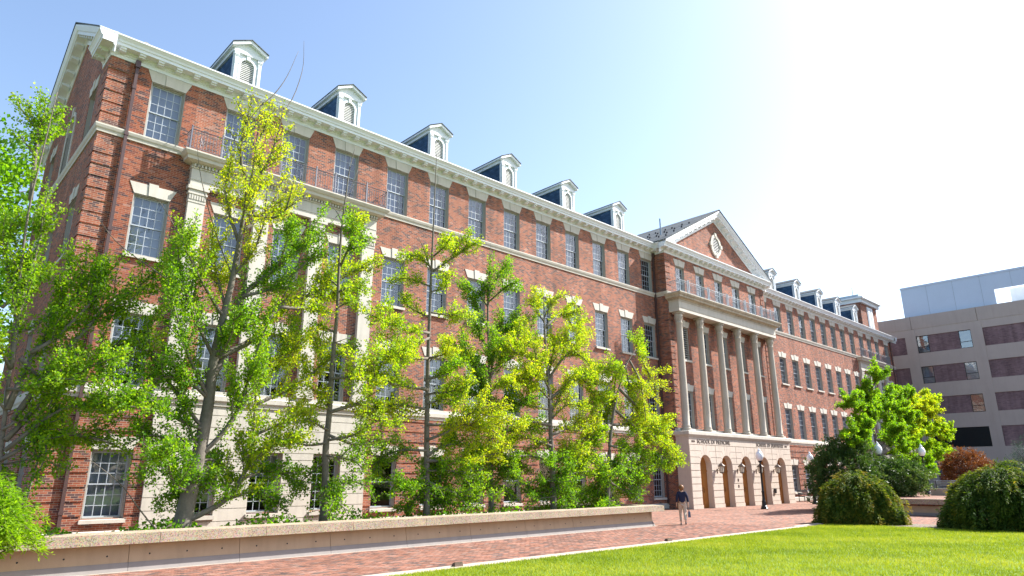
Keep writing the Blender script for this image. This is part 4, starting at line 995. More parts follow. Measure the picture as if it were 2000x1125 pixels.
for bi, (b0, b1) in enumerate(bays):
    for ri, (z0, z1) in enumerate(rows):
        if ri == 0 and bi == 2:
            mb = MB(); mb.quad((OX + .2, b1, z0), (OX + .2, b0, z0), (OX + .2, b0, z1), (OX + .2, b1, z1)); lv = mb.build('louvre_panel', M['louvre'], OB, lo)
            mb = MB(); mb.add([(OX + .06, b1, 0), (OX + .06, b0, 0), (OX + .17, b0, .07), (OX + .17, b1, .07)], [(0, 1, 2, 3)]); sm = mb.mesh('slat', M['louvre'])
            for k in range(18): obj('slat', sm, lv, (0, 0, z0 + .06 + k * .127))
            continue
        if bi == 2 and ri > 0:
            owin(b0 - 2.0, b0 - .65, z0, z1); owin(b1 - .0, b1 + 1.35, z0, z1)
            p0, p1 = b1 + 1.35, b0 - 2.0
            mb = MB(); mb.box(OX + .1, OX + .2, b0 - .65, b0, z0, z1); mb.build('filler_panel', M['conc'], OB, lo)
        else: p0, p1 = b1, b0
        mb = MB(); mb.box(OX + .1, OX + .21, p0, p1, z0, z1); mb.build('brick_panel', M['obrick'], OB, lo)
    k = 0; y_ = b1
    for q in range(4): owin(b1 + q * 6.75 / 4, b1 + (q + 1) * 6.75 / 4, .2, 3.75)
# penthouse screen
mb = MB(); wall(mb, LEFTW(OX + .8), -30, -.25, 22.3, 26.5, [(-30 + .3, -10.6, 22.5, 24.35)], .25); mb.quad((OX + .8, -.25, 22.3), (OX + 14, -.25, 22.3), (OX + 14, -.25, 26.5), (OX + .8, -.25, 26.5)); pent = mb.build('penthouse_screen', M['metal'], OB, lo)
for y_ in (-3.3, -6.3, -9.3, -12.5, -15.6): mb = MB(); mb.box(OX + .78, OX + .8, y_ - .015, y_ + .015, 24.4 if y_ < -10.6 else 22.35, 26.45); mb.build('seam', M['iron_blue'], pent)
mb = MB(); mb.box(OX + .74, OX + .8, -30, -.2, 26.3, 26.55); mb.build('coping', M['metal'], pent)
mb = MB(); mb.box(OX + 3, OX + 6, -14.2, -11.8, 22.3, 24.6); mb.build('roof_unit', M['white'], pent)

# ================================================================== person with a handbag
def skin_obj(name, verts, edges, radii, mat, parent, root=0, sub=2):
    me = bpy.data.meshes.new(name); me.from_pydata(verts, edges, []); o_ = obj(name, me, parent)
    md = o_.modifiers.new('skin', 'SKIN'); md.use_smooth_shade = True
    sv = me.skin_vertices[0].data
    for i, r_ in enumerate(radii): sv[i].radius = r_ if isinstance(r_, tuple) else (r_, r_); sv[i].use_root = i == root
    ss = o_.modifiers.new('sub', 'SUBSURF'); ss.levels = sub; ss.render_levels = sub
    bpy.context.view_layer.update()
    m2 = bpy.data.meshes.new_from_object(o_.evaluated_get(bpy.context.evaluated_depsgraph_get()))
    o_.modifiers.clear(); o_.data = m2; m2.materials.clear(); m2.materials.append(mat)
    m2.polygons.foreach_set('use_smooth', [True] * len(m2.polygons)); m2.name = name
    return o_
PX, PY, PH = 22.05, -9.65, R(-52)
V = [(0, 0, .95), (0, .0, 1.1), (0, .01, 1.28), (0, 0, 1.42), (0, .02, 1.5), (0, .03, 1.6),
     (-.17, 0, 1.38), (-.23, -.04, 1.12), (-.25, .05, .9), (-.255, .07, .83),
     (.17, 0, 1.38), (.24, .01, 1.12), (.26, -.02, .88), (.262, -.02, .81),
     (-.09, 0, .9), (-.09, .17, .52), (-.09, .13, .1), (-.09, .25, .03),
     (.09, 0, .9), (.09, .02, .5), (.08, -.28, .17), (.08, -.2, .04)]
E_ = [(0, 1), (1, 2), (2, 3), (3, 4), (4, 5), (2, 6), (6, 7), (7, 8), (8, 9), (2, 10), (10, 11), (11, 12), (12, 13), (0, 14), (14, 15), (15, 16), (16, 17), (0, 18), (18, 19), (19, 20), (20, 21)]
Rr = [.12, .11, .12, .055, .06, (.088, .1), .055, .042, .03, .028, .055, .042, .03, .028, .085, .055, .035, .03, .085, .055, .035, .03]
for hx, hy, hz, s in ((-.255, .07, .83, -1), (.262, -.02, .81, 1)):           # fingers and thumbs
    b = len(V); hi = 9 if s < 0 else 13
    for k in range(4):
        yo = -.03 + k * .02; V += [(hx, hy + yo, hz - .05), (hx - s * .012, hy + yo, hz - .085 - (.012 if k in (1, 2) else 0))]; E_ += [(hi, b + 2 * k), (b + 2 * k, b + 2 * k + 1)]; Rr += [.0095, .008]
    V += [(hx - s * .02, hy + .045, hz - .02), (hx - s * .02, hy + .055, hz - .055)]; E_ += [(hi, b + 8), (b + 8, b + 9)]; Rr += [.011, .009]
person = skin_obj('person', V, E_, Rr, M['skin'], None)
person.location = (PX, PY, 0); person.rotation_euler = (0, 0, PH)
tag(person, 'walking person in navy top and pale khaki trousers, seen from behind, beyond the planter end', 'person')
T_ = [(0, .0, .90), (0, 0, 1.08), (0, .01, 1.27), (0, 0, 1.41), (-.17, 0, 1.375), (-.235, -.04, 1.12), (-.247, .03, .96), (.17, 0, 1.375), (.245, .01, 1.12), (.258, -.012, .96)]
skin_obj('sweater', T_, [(0, 1), (1, 2), (2, 3), (2, 4), (4, 5), (5, 6), (2, 7), (7, 8), (8, 9)], [(.168, .135), (.15, .12), (.165, .13), .075, .075, .062, .055, .075, .062, .055], M['navy'], person)
T_ = [(0, 0, 1.0), (-.09, .0, .86), (-.09, .17, .52), (-.09, .13, .12), (.09, 0, .86), (.09, .02, .5), (.08, -.27, .2)]
skin_obj('trousers', T_, [(0, 1), (1, 2), (2, 3), (0, 4), (4, 5), (5, 6)], [(.15, .125), (.105, .115), .078, .06, (.105, .115), .078, .06], M['khaki'], person)
bm = bmesh.new(); bmesh.ops.create_icosphere(bm, subdivisions=3, radius=1.0)
for v in bm.verts:
    x, y_, z = v.co
    f = 1.0 - (.35 if y_ > .35 and z < .35 else 0.0)
    low = 1.35 if z < 0 and y_ < .3 else 1.0
    v.co = (x * .108 * f, y_ * .118 * f - .012, 1.615 + z * .118 * low) if not (z < -.2 and y_ > .3) else (x * .06, .0, 1.6 + z * .05)
    v.co.x += .004 * math.sin(v.co.z * 160 + v.co.y * 90); v.co.y += .004 * math.sin(v.co.z * 120 + v.co.x * 110)
hme = bpy.data.meshes.new('hair'); bm.to_mesh(hme); bm.free(); hme.materials.append(M['hair']); hme.polygons.foreach_set('use_smooth', [True] * len(hme.polygons)); obj('hair', hme, person)
for vs in ([(-.09, .1, .045), (-.09, .22, .03), (-.09, .3, .025)], [(.08, -.3, .13), (.08, -.24, .06), (.08, -.19, .025)]):
    skin_obj('shoe', vs, [(0, 1), (1, 2)], [.045, .042, .032], M['shoe'], person, sub=1)
mb = MB(); mb.add([(-.0, -.16, .0), (.1, -.16, 0), (.1, .16, 0), (0, .16, 0), (.01, -.15, .2), (.09, -.15, .2), (.09, .15, .2), (.01, .15, .2), (.035, -.11, .27), (.065, -.11, .27), (.065, .11, .27), (.035, .11, .27)],
        [(0, 3, 2, 1), (8, 9, 10, 11)] + [(a + k, a + (k + 1) % 4, a + 4 + (k + 1) % 4, a + 4 + k) for a in (0, 4) for k in range(4)])
hbag = mb.mesh('handbag', M['bag'])
hb = obj('handbag', hbag, None); rot = Matrix.Rotation(PH, 4, 'Z'); hb.location = Vector((PX, PY, 0)) + rot @ Vector((.22, -.02, .33)); hb.rotation_euler = (0, 0, PH)
tag(hb, 'slate blue handbag hanging from the walking person\'s right hand', 'handbag')
mb = MB(); mb.tube([(.05, -.1, .26), (.05, -.03, .43), (.05, 0, .45), (.05, .03, .43), (.05, .1, .26)], .01, 5); mb.build('strap', M['black'], hb)
TREES={}
TREES['T0']=dict(r=(0.055, 0.01),trunk=[(-2.83, -7.2, 0.88), (-2.97, -7.22, 2.49), (-3.1, -7.25, 4.17), (-3.24, -7.29, 5.92), (-3.42, -7.32, 8.59), (-3.39, -7.36, 10.47), (-3.35, -7.4, 12.15)],
 bare=[],
 br=[(0.32, [(-3.14, -7.3, 4.66), (-3.18, -7.28, 6.2), (-3.07, -7.24, 7.86), (-3.05, -7.21, 9.01)]), (0.32, [(-3.24, -7.3, 5.92), (-3.68, -7.09, 7.47), (-3.87, -6.83, 8.47)]), (0.32, [(-3.43, -7.3, 9.02), (-3.52, -7.02, 10.7), (-3.64, -6.66, 12.37)]), (0.32, [(-3.03, -7.3, 3.68), (-2.74, -7.09, 4.98), (-2.35, -6.81, 5.87), (-1.85, -6.51, 7.22), (-1.84, -6.18, 8.43)]), (0.32, [(-2.89, -7.3, 3.45), (-2.3, -7.21, 4.76), (-1.37, -7.1, 6.4), (-0.57, -6.97, 7.3), (0.15, -6.83, 8.34)]), (0.32, [(-2.96, -7.3, 2.96), (-2.08, -7.02, 4.28), (-0.89, -6.65, 5.54), (0.53, -6.25, 6.24)]), (0.32, [(-2.92, -7.3, 2.72), (-2.02, -7.78, 3.71), (-1.18, -8.41, 3.84), (-0.31, -9.11, 3.73)]), (0.32, [(-2.98, -7.3, 2.49), (-2.07, -7.41, 3.11), (-0.98, -7.55, 3.02), (-0.25, -7.71, 2.65)]), (0.32, [(-2.98, -7.3, 4.93), (-2.29, -7.0, 4.26), (-1.61, -6.61, 3.16), (-1.6, -6.18, 2.14)]), (0.32, [(-3.48, -7.3, 5.5), (-2.89, -7.25, 5.72), (-2.34, -7.19, 6.5), (-2.55, -7.12, 7.16)]), (0.32, [(-3.54, -7.3, 6.13), (-3.12, -6.87, 6.83), (-2.59, -6.32, 7.62)]), (0.32, [(-3.11, -7.3, 4.16), (-2.71, -7.71, 4.16), (-2.21, -8.25, 4.4), (-1.56, -8.84, 4.28)]), (0.32, [(-3.05, -7.3, 3.2), (-2.65, -7.41, 3.45), (-2.16, -7.55, 2.86), (-2.26, -7.7, 2.02)]), (0.32, [(-3.14, -7.3, 4.66), (-3.6, -7.78, 5.28), (-3.96, -8.41, 5.85)]), (0.32, [(-3.08, -7.3, 3.68), (-3.46, -7.37, 4.13), (-3.74, -7.46, 4.58)]), (0.32, [(-2.79, -7.3, 5.08), (-2.24, -7.32, 5.68), (-1.51, -7.34, 7.04), (-1.46, -7.36, 7.92)]), (0.32, [(-2.12, -7.3, 4.25), (-1.69, -8.11, 4.72), (-1.08, -9.16, 5.04)])])
TREES['A']=dict(r=(0.235, 0.014),trunk=[(1.14, -7.7, 0.63), (1.26, -7.71, 1.73), (1.35, -7.73, 2.54), (1.42, -7.74, 3.37), (1.46, -7.76, 4.22), (1.45, -7.78, 5.39), (1.57, -7.8, 6.61), (1.7, -7.82, 7.88), (1.77, -7.84, 9.28), (1.88, -7.86, 10.75), (1.93, -7.88, 12.17), (1.92, -7.9, 13.81)],
 bare=[[(1.71, -7.8, 7.89), (1.21, -7.86, 8.73), (0.68, -7.93, 9.87), (0.31, -8.01, 10.88), (0.12, -8.09, 11.61)], [(1.97, -7.8, 13.78), (2.34, -7.81, 14.32), (2.71, -7.82, 15.16), (3.02, -7.83, 16.31)], [(1.95, -7.8, 13.12), (2.86, -7.71, 14.09), (3.32, -7.6, 15.74), (3.34, -7.47, 17.07)], [(0.65, -7.8, 0.66), (0.04, -7.99, 1.28), (-0.65, -8.24, 2.01), (-1.69, -8.51, 2.72)], [(0.26, -7.8, 7.29), (-0.54, -7.6, 7.77), (-1.4, -7.33, 8.39), (-2.09, -7.04, 9.34)], [(0.42, -7.8, 8.24), (-0.19, -8.13, 8.93), (-0.78, -8.56, 9.4)], [(3.22, -7.8, 7.2), (4.02, -7.69, 9.44), (5.11, -7.55, 10.88), (5.87, -7.4, 12.94)]],
 br=[(1, [(1.9, -7.8, 10.77), (1.32, -8.33, 11.61), (1.24, -9.01, 13.39)]), (1, [(1.92, -7.8, 10.61), (2.3, -8.24, 11.99), (2.32, -8.81, 13.4)]), (1, [(1.79, -7.8, 9.3), (2.83, -7.35, 10.66), (3.62, -6.77, 12.8)]), (1, [(1.74, -7.8, 9.03), (1.28, -7.56, 10.49), (1.44, -7.25, 12.24)]), (1, [(1.88, -7.8, 9.91), (2.75, -8.4, 9.97), (2.71, -9.19, 10.91)]), (0.8, [(1.59, -7.8, 6.92), (1.25, -7.52, 8.18), (1.13, -7.15, 9.73)]), (1, [(1.71, -7.8, 7.89), (2.05, -8.43, 8.78), (1.97, -9.26, 9.83)]), (1, [(1.96, -7.8, 12.21), (2.21, -7.77, 13.24), (2.3, -7.72, 14.24)]), (1, [(1.85, -7.8, 9.9), (1.81, -8.45, 11.04), (1.67, -9.29, 11.88)]), (1, [(1.78, -7.8, 9.38), (1.51, -8.62, 10.22), (0.89, -9.69, 10.47)]), (0.1, [(1.43, -7.8, 4.79), (1.79, -7.67, 5.59), (2.16, -7.5, 7.39), (3.3, -7.32, 8.67), (4.26, -7.12, 10.02), (5.02, -6.91, 11.43)]), (0.2, [(2.05, -7.8, 7.32), (2.93, -8.13, 7.74), (3.65, -8.56, 8.62), (3.96, -9.03, 9.26)]), (0.2, [(3.09, -7.8, 8.51), (3.03, -8.33, 9.21), (2.83, -9.01, 9.65)]), (0.7, [(1.48, -7.8, 5.39), (2.62, -7.62, 6.17), (3.4, -7.39, 7.31), (4.79, -7.13, 8.13), (6.25, -6.85, 9.22), (7.24, -6.56, 10.0)]), (0.7, [(3.22, -7.8, 7.2), (4.26, -7.56, 7.42), (5.29, -7.25, 8.2), (6.46, -6.91, 8.68)]), (0.3, [(1.38, -7.8, 2.67), (1.88, -7.94, 3.31), (2.22, -8.12, 4.1), (2.33, -8.33, 5.12), (2.56, -8.55, 6.33), (2.76, -8.77, 7.25)]), (0.5, [(2.35, -7.8, 4.14), (3.17, -7.49, 4.99), (3.92, -7.08, 6.09), (4.38, -6.62, 7.26)]), (0.6, [(1.19, -7.8, 0.98), (1.62, -7.81, 1.16), (2.21, -7.83, 1.51), (2.57, -7.85, 2.06), (2.77, -7.88, 2.73), (2.79, -7.9, 3.28), (2.73, -7.92, 4.15), (2.68, -7.95, 5.2), (2.8, -7.97, 6.46)]), (0.8, [(2.83, -7.8, 3.28), (3.52, -7.73, 3.61), (4.51, -7.63, 4.14), (5.26, -7.53, 4.36)]), (0.7, [(2.8, -7.8, 2.7), (3.44, -8.34, 3.13), (4.03, -9.04, 3.35)]), (0.7, [(2.8, -7.8, 4.17), (3.84, -7.5, 4.73), (5.01, -7.12, 5.54), (5.52, -6.69, 6.71)]), (0.8, [(2.74, -7.8, 5.22), (3.83, -7.67, 5.84), (4.71, -7.49, 6.82)]), (0.1, [(2.59, -7.8, 2.06), (3.44, -7.48, 2.28), (4.29, -7.07, 2.13), (5.07, -6.61, 1.66)]), (0.1, [(2.22, -7.8, 1.51), (3.17, -7.54, 1.7), (3.97, -7.21, 1.39), (4.5, -6.84, 1.06)]), (0.2, [(1.44, -7.8, 4.22), (0.71, -8.05, 5.26), (0.14, -8.38, 6.28), (-0.38, -8.74, 7.39)]), (0.2, [(1.45, -7.8, 5.38), (0.72, -8.0, 6.44), (0.16, -8.26, 7.47), (-0.18, -8.54, 8.37)]), (0.4, [(1.57, -7.8, 6.61), (0.83, -8.17, 7.32), (0.17, -8.64, 7.98), (-0.36, -9.17, 8.74)]), (0.2, [(1.57, -7.8, 6.61), (1.87, -8.42, 6.24), (1.92, -9.23, 6.71)]), (0.2, [(1.45, -7.8, 5.38), (1.57, -8.54, 5.89), (1.26, -9.49, 6.55)]), (0.1, [(1.43, -7.8, 3.37), (0.67, -7.98, 3.6), (0.05, -8.21, 3.95), (-0.77, -8.46, 4.13), (-1.47, -8.74, 3.8)]), (0.1, [(1.33, -7.8, 2.54), (0.54, -7.79, 3.06), (0.02, -7.78, 3.17), (-0.54, -7.77, 2.89)]), (0.1, [(1.23, -7.8, 1.73), (0.65, -8.31, 1.94), (0.21, -8.96, 2.5), (-0.45, -9.69, 2.72)]), (0.2, [(1.4, -7.8, 3.37), (0.51, -7.73, 4.43), (-0.08, -7.63, 5.22), (-0.4, -7.53, 6.34)]), (0.1, [(1.44, -7.8, 4.22), (0.65, -8.02, 4.7), (-0.19, -8.3, 4.59), (-1.09, -8.62, 4.47)]), (0.1, [(1.38, -7.8, 3.23), (0.74, -8.04, 2.92), (0.19, -8.36, 2.51), (-0.21, -8.71, 2.13)]), (0.1, [(1.33, -7.8, 2.54), (1.88, -7.61, 2.55), (2.45, -7.36, 2.13), (2.49, -7.08, 1.42)]), (0.1, [(1.36, -7.8, 2.81), (0.97, -7.96, 3.34), (0.55, -8.16, 4.12)])])
TREES['B']=dict(r=(0.12, 0.008),trunk=[(5.41, -7.5, 0.75), (5.38, -7.51, 1.9), (5.3, -7.53, 2.96), (5.33, -7.54, 4.07), (5.3, -7.56, 5.19), (5.31, -7.58, 6.37), (5.32, -7.6, 7.54), (5.25, -7.62, 9.37), (5.26, -7.64, 10.63), (5.31, -7.66, 11.67), (5.37, -7.68, 12.67), (5.52, -7.7, 13.61)],
 bare=[[(5.28, -7.6, 10.64), (5.07, -7.43, 11.09), (4.87, -7.2, 11.39)], [(5.26, -7.6, 9.38), (5.88, -7.39, 9.97), (6.31, -7.12, 10.54)], [(5.28, -7.6, 5.18), (6.23, -7.35, 5.38), (6.99, -7.02, 5.85)], [(5.3, -7.6, 6.37), (5.38, -8.34, 6.44)], [(5.29, -7.6, 4.19), (4.67, -7.29, 4.34), (4.16, -6.89, 4.49)]],
 br=[(0.8, [(5.29, -7.6, 4.11), (6.47, -7.38, 4.45), (7.87, -7.11, 4.48), (9.66, -6.8, 4.34)]), (0.6, [(5.31, -7.6, 3.23), (5.93, -8.09, 3.39), (6.45, -8.73, 3.86), (6.48, -9.44, 3.58)]), (0.3, [(5.32, -7.6, 3.15), (4.71, -7.43, 3.06), (3.96, -7.22, 3.2), (3.6, -6.98, 2.89)]), (0.6, [(5.24, -7.6, 5.18), (6.48, -7.92, 5.35), (7.85, -8.33, 5.26)]), (0.5, [(5.34, -7.6, 7.6), (5.79, -7.62, 7.85), (6.29, -7.65, 7.66)]), (0.2, [(5.32, -7.6, 9.04), (5.29, -8.41, 9.75), (4.94, -9.47, 9.12)]), (0.3, [(5.3, -7.6, 10.44), (5.28, -8.36, 10.31), (4.96, -9.35, 9.77)]), (0.8, [(5.39, -7.6, 11.13), (5.37, -8.18, 10.58), (5.16, -8.92, 10.03)]), (0.1, [(5.29, -7.6, 2.6), (4.96, -7.1, 2.13), (4.81, -6.44, 1.66)]), (0.1, [(5.32, -7.6, 1.82), (5.48, -8.15, 1.67), (4.79, -8.87, 1.12)]), (0.8, [(5.29, -7.6, 4.19), (4.95, -7.37, 4.68), (4.72, -7.08, 5.01)]), (0.5, [(5.31, -7.6, 6.72), (5.08, -7.13, 6.93), (5.04, -6.53, 6.67)]), (0.4, [(5.3, -7.6, 8.31), (5.14, -7.11, 8.65), (5.1, -6.49, 8.5)]), (0.3, [(5.28, -7.6, 2.75), (6.07, -7.95, 2.6), (6.39, -8.4, 2.13)]), (0.6, [(5.28, -7.6, 3.54), (4.39, -7.93, 3.8), (3.54, -8.36, 3.58)]), (0.4, [(5.28, -7.6, 5.85), (5.77, -7.7, 6.24), (6.09, -7.82, 6.09)]), (0.3, [(5.3, -7.6, 3.39), (6.52, -7.44, 3.11), (7.43, -7.24, 3.31), (7.82, -7.02, 2.64)]), (0.5, [(5.32, -7.6, 8.13), (5.48, -8.28, 8.2), (5.46, -9.15, 7.84)])])
TREES['C']=dict(r=(0.11, 0.007),trunk=[(9.22, -7.7, 0.43), (9.12, -7.72, 2.65), (9.06, -7.74, 4.42), (9.01, -7.76, 6.27), (9.0, -7.79, 7.8), (9.0, -7.81, 9.79), (9.01, -7.84, 11.65), (9.01, -7.87, 13.59), (9.01, -7.9, 14.47)],
 bare=[[(9.02, -7.8, 9.59), (8.32, -8.13, 10.37), (7.78, -8.55, 10.52)], [(8.99, -7.8, 6.07), (10.0, -7.8, 7.16), (11.51, -7.81, 8.51)]],
 br=[(0.65, [(9.09, -7.8, 10.22), (9.11, -8.5, 10.46), (8.68, -9.41, 10.52)]), (0.65, [(9.07, -7.8, 9.6), (9.99, -8.02, 10.38), (10.52, -8.3, 10.85), (10.73, -8.61, 11.04)]), (0.65, [(9.04, -7.8, 9.7), (8.35, -7.78, 10.06), (7.54, -7.75, 9.78)]), (0.65, [(9.02, -7.8, 8.99), (8.34, -7.35, 9.25), (7.78, -6.76, 9.26)]), (0.65, [(9.0, -7.8, 8.78), (9.42, -8.15, 8.99), (9.05, -8.61, 9.42)]), (0.65, [(8.99, -7.8, 7.8), (8.4, -7.34, 8.17), (8.68, -6.74, 8.63)]), (0.65, [(8.98, -7.8, 7.99), (9.92, -7.87, 8.03), (11.25, -7.96, 8.24)]), (0.65, [(8.99, -7.8, 7.21), (7.43, -8.19, 7.11), (5.58, -8.7, 7.35)]), (0.65, [(9.0, -7.8, 7.02), (7.68, -8.19, 6.42), (6.13, -8.69, 6.41)]), (0.65, [(8.98, -7.8, 6.26), (7.36, -8.38, 6.0), (5.97, -9.13, 5.91)]), (0.65, [(8.98, -7.8, 5.14), (7.29, -8.24, 5.13), (5.94, -8.81, 5.12), (5.02, -9.45, 5.04)]), (0.65, [(8.99, -7.8, 4.96), (10.04, -8.42, 5.18), (10.09, -9.22, 5.47)]), (0.65, [(8.99, -7.8, 5.51), (10.38, -7.67, 6.05), (10.81, -7.49, 7.73)]), (0.4, [(9.01, -7.8, 4.42), (8.06, -7.45, 4.56), (7.51, -7.01, 4.38), (7.02, -6.51, 4.03)]), (0.9, [(9.03, -7.8, 3.88), (10.28, -8.17, 3.92), (11.35, -8.65, 3.76), (11.63, -9.18, 3.19)]), (0.8, [(9.03, -7.8, 3.34), (9.73, -8.27, 3.71), (10.4, -8.87, 4.43), (11.55, -9.54, 4.64)]), (0.2, [(9.05, -7.8, 2.99), (8.13, -7.46, 2.98), (7.61, -7.03, 2.64), (7.65, -6.54, 1.96)]), (0.8, [(9.06, -7.8, 2.64), (10.56, -7.85, 2.66), (11.75, -7.92, 2.86), (12.6, -7.99, 2.69)]), (0.1, [(9.08, -7.8, 2.12), (8.0, -8.06, 1.8), (7.18, -8.4, 1.49)]), (0.3, [(9.09, -7.8, 1.95), (9.92, -8.11, 1.6), (10.77, -8.5, 1.42), (11.6, -8.94, 1.59)]), (0.1, [(9.1, -7.8, 1.61), (9.94, -7.8, 1.25), (10.65, -7.8, 1.02)]), (0.5, [(9.05, -7.8, 2.82), (10.03, -7.6, 3.2), (11.47, -7.34, 3.25), (12.78, -7.06, 2.32)]), (0.3, [(9.07, -7.8, 2.3), (9.99, -7.99, 2.3), (10.98, -8.24, 2.12)]), (0.7, [(9.0, -7.8, 4.6), (9.64, -8.04, 4.81), (10.11, -8.35, 4.63)]), (0.8, [(8.98, -7.8, 6.26), (9.2, -8.55, 6.38), (8.65, -9.52, 6.72)]), (0.1, [(9.09, -7.8, 1.78), (8.73, -7.35, 1.19), (8.7, -6.77, 1.09)])])
TREES['D']=dict(r=(0.11, 0.008),trunk=[(12.84, -7.0, 0.59), (12.75, -7.02, 2.71), (12.68, -7.05, 4.7), (12.57, -7.09, 6.77), (12.46, -7.12, 8.91), (12.5, -7.16, 10.7), (12.51, -7.2, 11.73)],
 bare=[],
 br=[(0.15, [(12.48, -7.1, 8.92), (12.12, -6.76, 9.58), (11.51, -6.32, 9.67)]), (0.15, [(12.51, -7.1, 9.14), (12.96, -7.75, 9.77), (12.9, -8.58, 9.8)]), (0.15, [(12.53, -7.1, 9.82), (13.59, -6.91, 10.76), (14.13, -6.66, 11.05)]), (0.15, [(12.52, -7.1, 8.05), (12.11, -6.6, 9.17), (12.07, -5.96, 9.96)]), (0.15, [(12.55, -7.1, 7.84), (13.91, -7.05, 8.26), (15.07, -6.98, 9.03)]), (0.15, [(12.56, -7.1, 6.77), (14.12, -6.83, 7.43), (16.06, -6.48, 8.44)]), (0.15, [(12.59, -7.1, 6.35), (10.53, -7.78, 6.44), (9.13, -8.66, 5.8)]), (0.15, [(12.63, -7.1, 5.52), (13.94, -7.32, 6.04), (14.88, -7.61, 6.53)]), (0.15, [(12.64, -7.1, 4.7), (13.55, -7.72, 4.92), (14.23, -8.52, 5.31)]), (0.15, [(12.67, -7.1, 3.69), (14.05, -6.89, 3.96), (15.54, -6.61, 4.26), (16.49, -6.3, 3.87)]), (0.15, [(12.63, -7.1, 5.11), (11.03, -7.52, 5.15), (9.87, -8.06, 4.64)]), (0.15, [(12.68, -7.1, 3.1), (11.51, -7.3, 3.06), (10.82, -7.55, 2.3)]), (0.15, [(12.56, -7.1, 7.19), (12.33, -6.54, 7.89), (12.8, -5.8, 8.75)]), (0.15, [(12.56, -7.1, 6.98), (13.45, -6.74, 8.02), (14.02, -6.27, 9.1)]), (0.15, [(12.6, -7.1, 5.93), (13.76, -6.57, 6.97), (14.7, -5.88, 8.1)]), (0.15, [(12.63, -7.1, 5.52), (11.72, -7.3, 6.03), (11.23, -7.55, 6.76)]), (0.15, [(12.67, -7.1, 4.09), (13.14, -7.25, 4.93), (13.54, -7.44, 5.56)]), (0.15, [(12.68, -7.1, 2.7), (14.03, -6.91, 2.73), (15.15, -6.67, 2.33)]), (0.15, [(12.72, -7.1, 1.74), (13.41, -7.26, 1.54), (13.77, -7.47, 1.15)]), (0.15, [(12.64, -7.1, 4.7), (11.8, -7.52, 5.41), (11.45, -8.07, 6.12)]), (0.15, [(12.48, -7.1, 8.92), (12.33, -7.36, 9.72), (12.04, -7.71, 10.92)]), (0.15, [(12.6, -7.1, 5.93), (12.28, -7.72, 6.86), (11.47, -8.53, 7.66)])])
TREES['E']=dict(r=(0.13, 0.014),trunk=[(15.52, -7.8, 0.32), (15.46, -7.82, 2.32), (15.37, -7.85, 3.76), (15.28, -7.89, 5.24), (15.1, -7.92, 6.96), (14.97, -7.96, 8.5), (14.92, -8.0, 9.63)],
 bare=[],
 br=[(0.75, [(15.04, -7.9, 8.75), (15.28, -8.2, 9.42), (15.69, -8.59, 9.77)]), (0.75, [(15.06, -7.9, 8.3), (16.64, -7.56, 9.3), (17.81, -7.12, 8.83), (19.11, -6.64, 8.72)]), (0.75, [(15.06, -7.9, 8.52), (14.99, -7.39, 9.29), (16.01, -6.73, 10.2)]), (0.75, [(15.1, -7.9, 7.4), (13.74, -7.85, 7.67), (13.5, -7.79, 8.3)]), (0.75, [(15.13, -7.9, 7.19), (16.41, -8.03, 7.9), (17.26, -8.2, 7.99)]), (0.75, [(15.12, -7.9, 6.96), (13.05, -8.26, 6.89), (12.06, -8.72, 7.31)]), (0.75, [(15.2, -7.9, 6.09), (16.05, -8.33, 7.24), (16.41, -8.89, 6.99), (16.46, -9.51, 6.05)]), (0.75, [(15.2, -7.9, 6.09), (13.24, -8.35, 6.07), (11.73, -8.93, 5.66)]), (0.75, [(15.27, -7.9, 5.24), (17.36, -7.74, 6.32), (18.65, -7.53, 5.75), (19.45, -7.3, 5.12)]), (0.75, [(15.29, -7.9, 4.81), (13.75, -7.52, 4.95), (12.79, -7.02, 4.71)]), (0.75, [(15.3, -7.9, 4.18), (13.19, -8.1, 4.26), (11.61, -8.36, 3.97), (10.6, -8.64, 4.0)]), (0.75, [(15.32, -7.9, 3.76), (17.4, -7.63, 4.29), (19.6, -7.28, 4.18)]), (0.75, [(15.34, -7.9, 3.34), (13.62, -7.65, 3.7), (12.8, -7.32, 3.29)]), (0.75, [(15.39, -7.9, 1.51), (16.42, -7.84, 2.43), (16.87, -7.76, 3.18), (18.02, -7.67, 3.87), (19.97, -7.58, 3.95)]), (0.3, [(15.36, -7.9, 2.73), (13.99, -7.84, 2.91), (13.22, -7.76, 2.7), (13.03, -7.68, 1.93)]), (0.1, [(15.4, -7.9, 1.91), (14.44, -7.67, 1.92), (14.15, -7.37, 1.43)]), (0.5, [(16.02, -7.9, 2.12), (17.3, -8.22, 2.32), (18.15, -8.64, 2.11)]), (0.2, [(15.42, -7.9, 1.51), (16.81, -7.75, 1.49), (18.39, -7.55, 1.35)]), (0.75, [(15.31, -7.9, 4.39), (15.97, -8.34, 5.04), (16.62, -8.9, 4.82)]), (0.75, [(15.27, -7.9, 5.24), (14.12, -8.05, 5.77), (13.05, -8.25, 5.45)]), (0.75, [(15.2, -7.9, 6.09), (15.81, -7.65, 7.3), (16.69, -7.34, 8.63)]), (0.6, [(15.36, -7.9, 2.73), (16.85, -7.76, 2.96), (18.41, -7.59, 2.77)]), (0.75, [(15.25, -7.9, 5.67), (14.16, -8.32, 6.59), (13.33, -8.86, 7.46)]), (0.5, [(15.32, -7.9, 3.55), (14.72, -7.41, 3.34), (14.45, -6.77, 2.73)]), (0.1, [(15.44, -7.9, 1.31), (14.57, -7.82, 1.23), (14.09, -7.72, 0.95)]), (0.75, [(15.31, -7.9, 4.6), (16.13, -7.92, 5.74), (16.81, -7.94, 6.7)])])
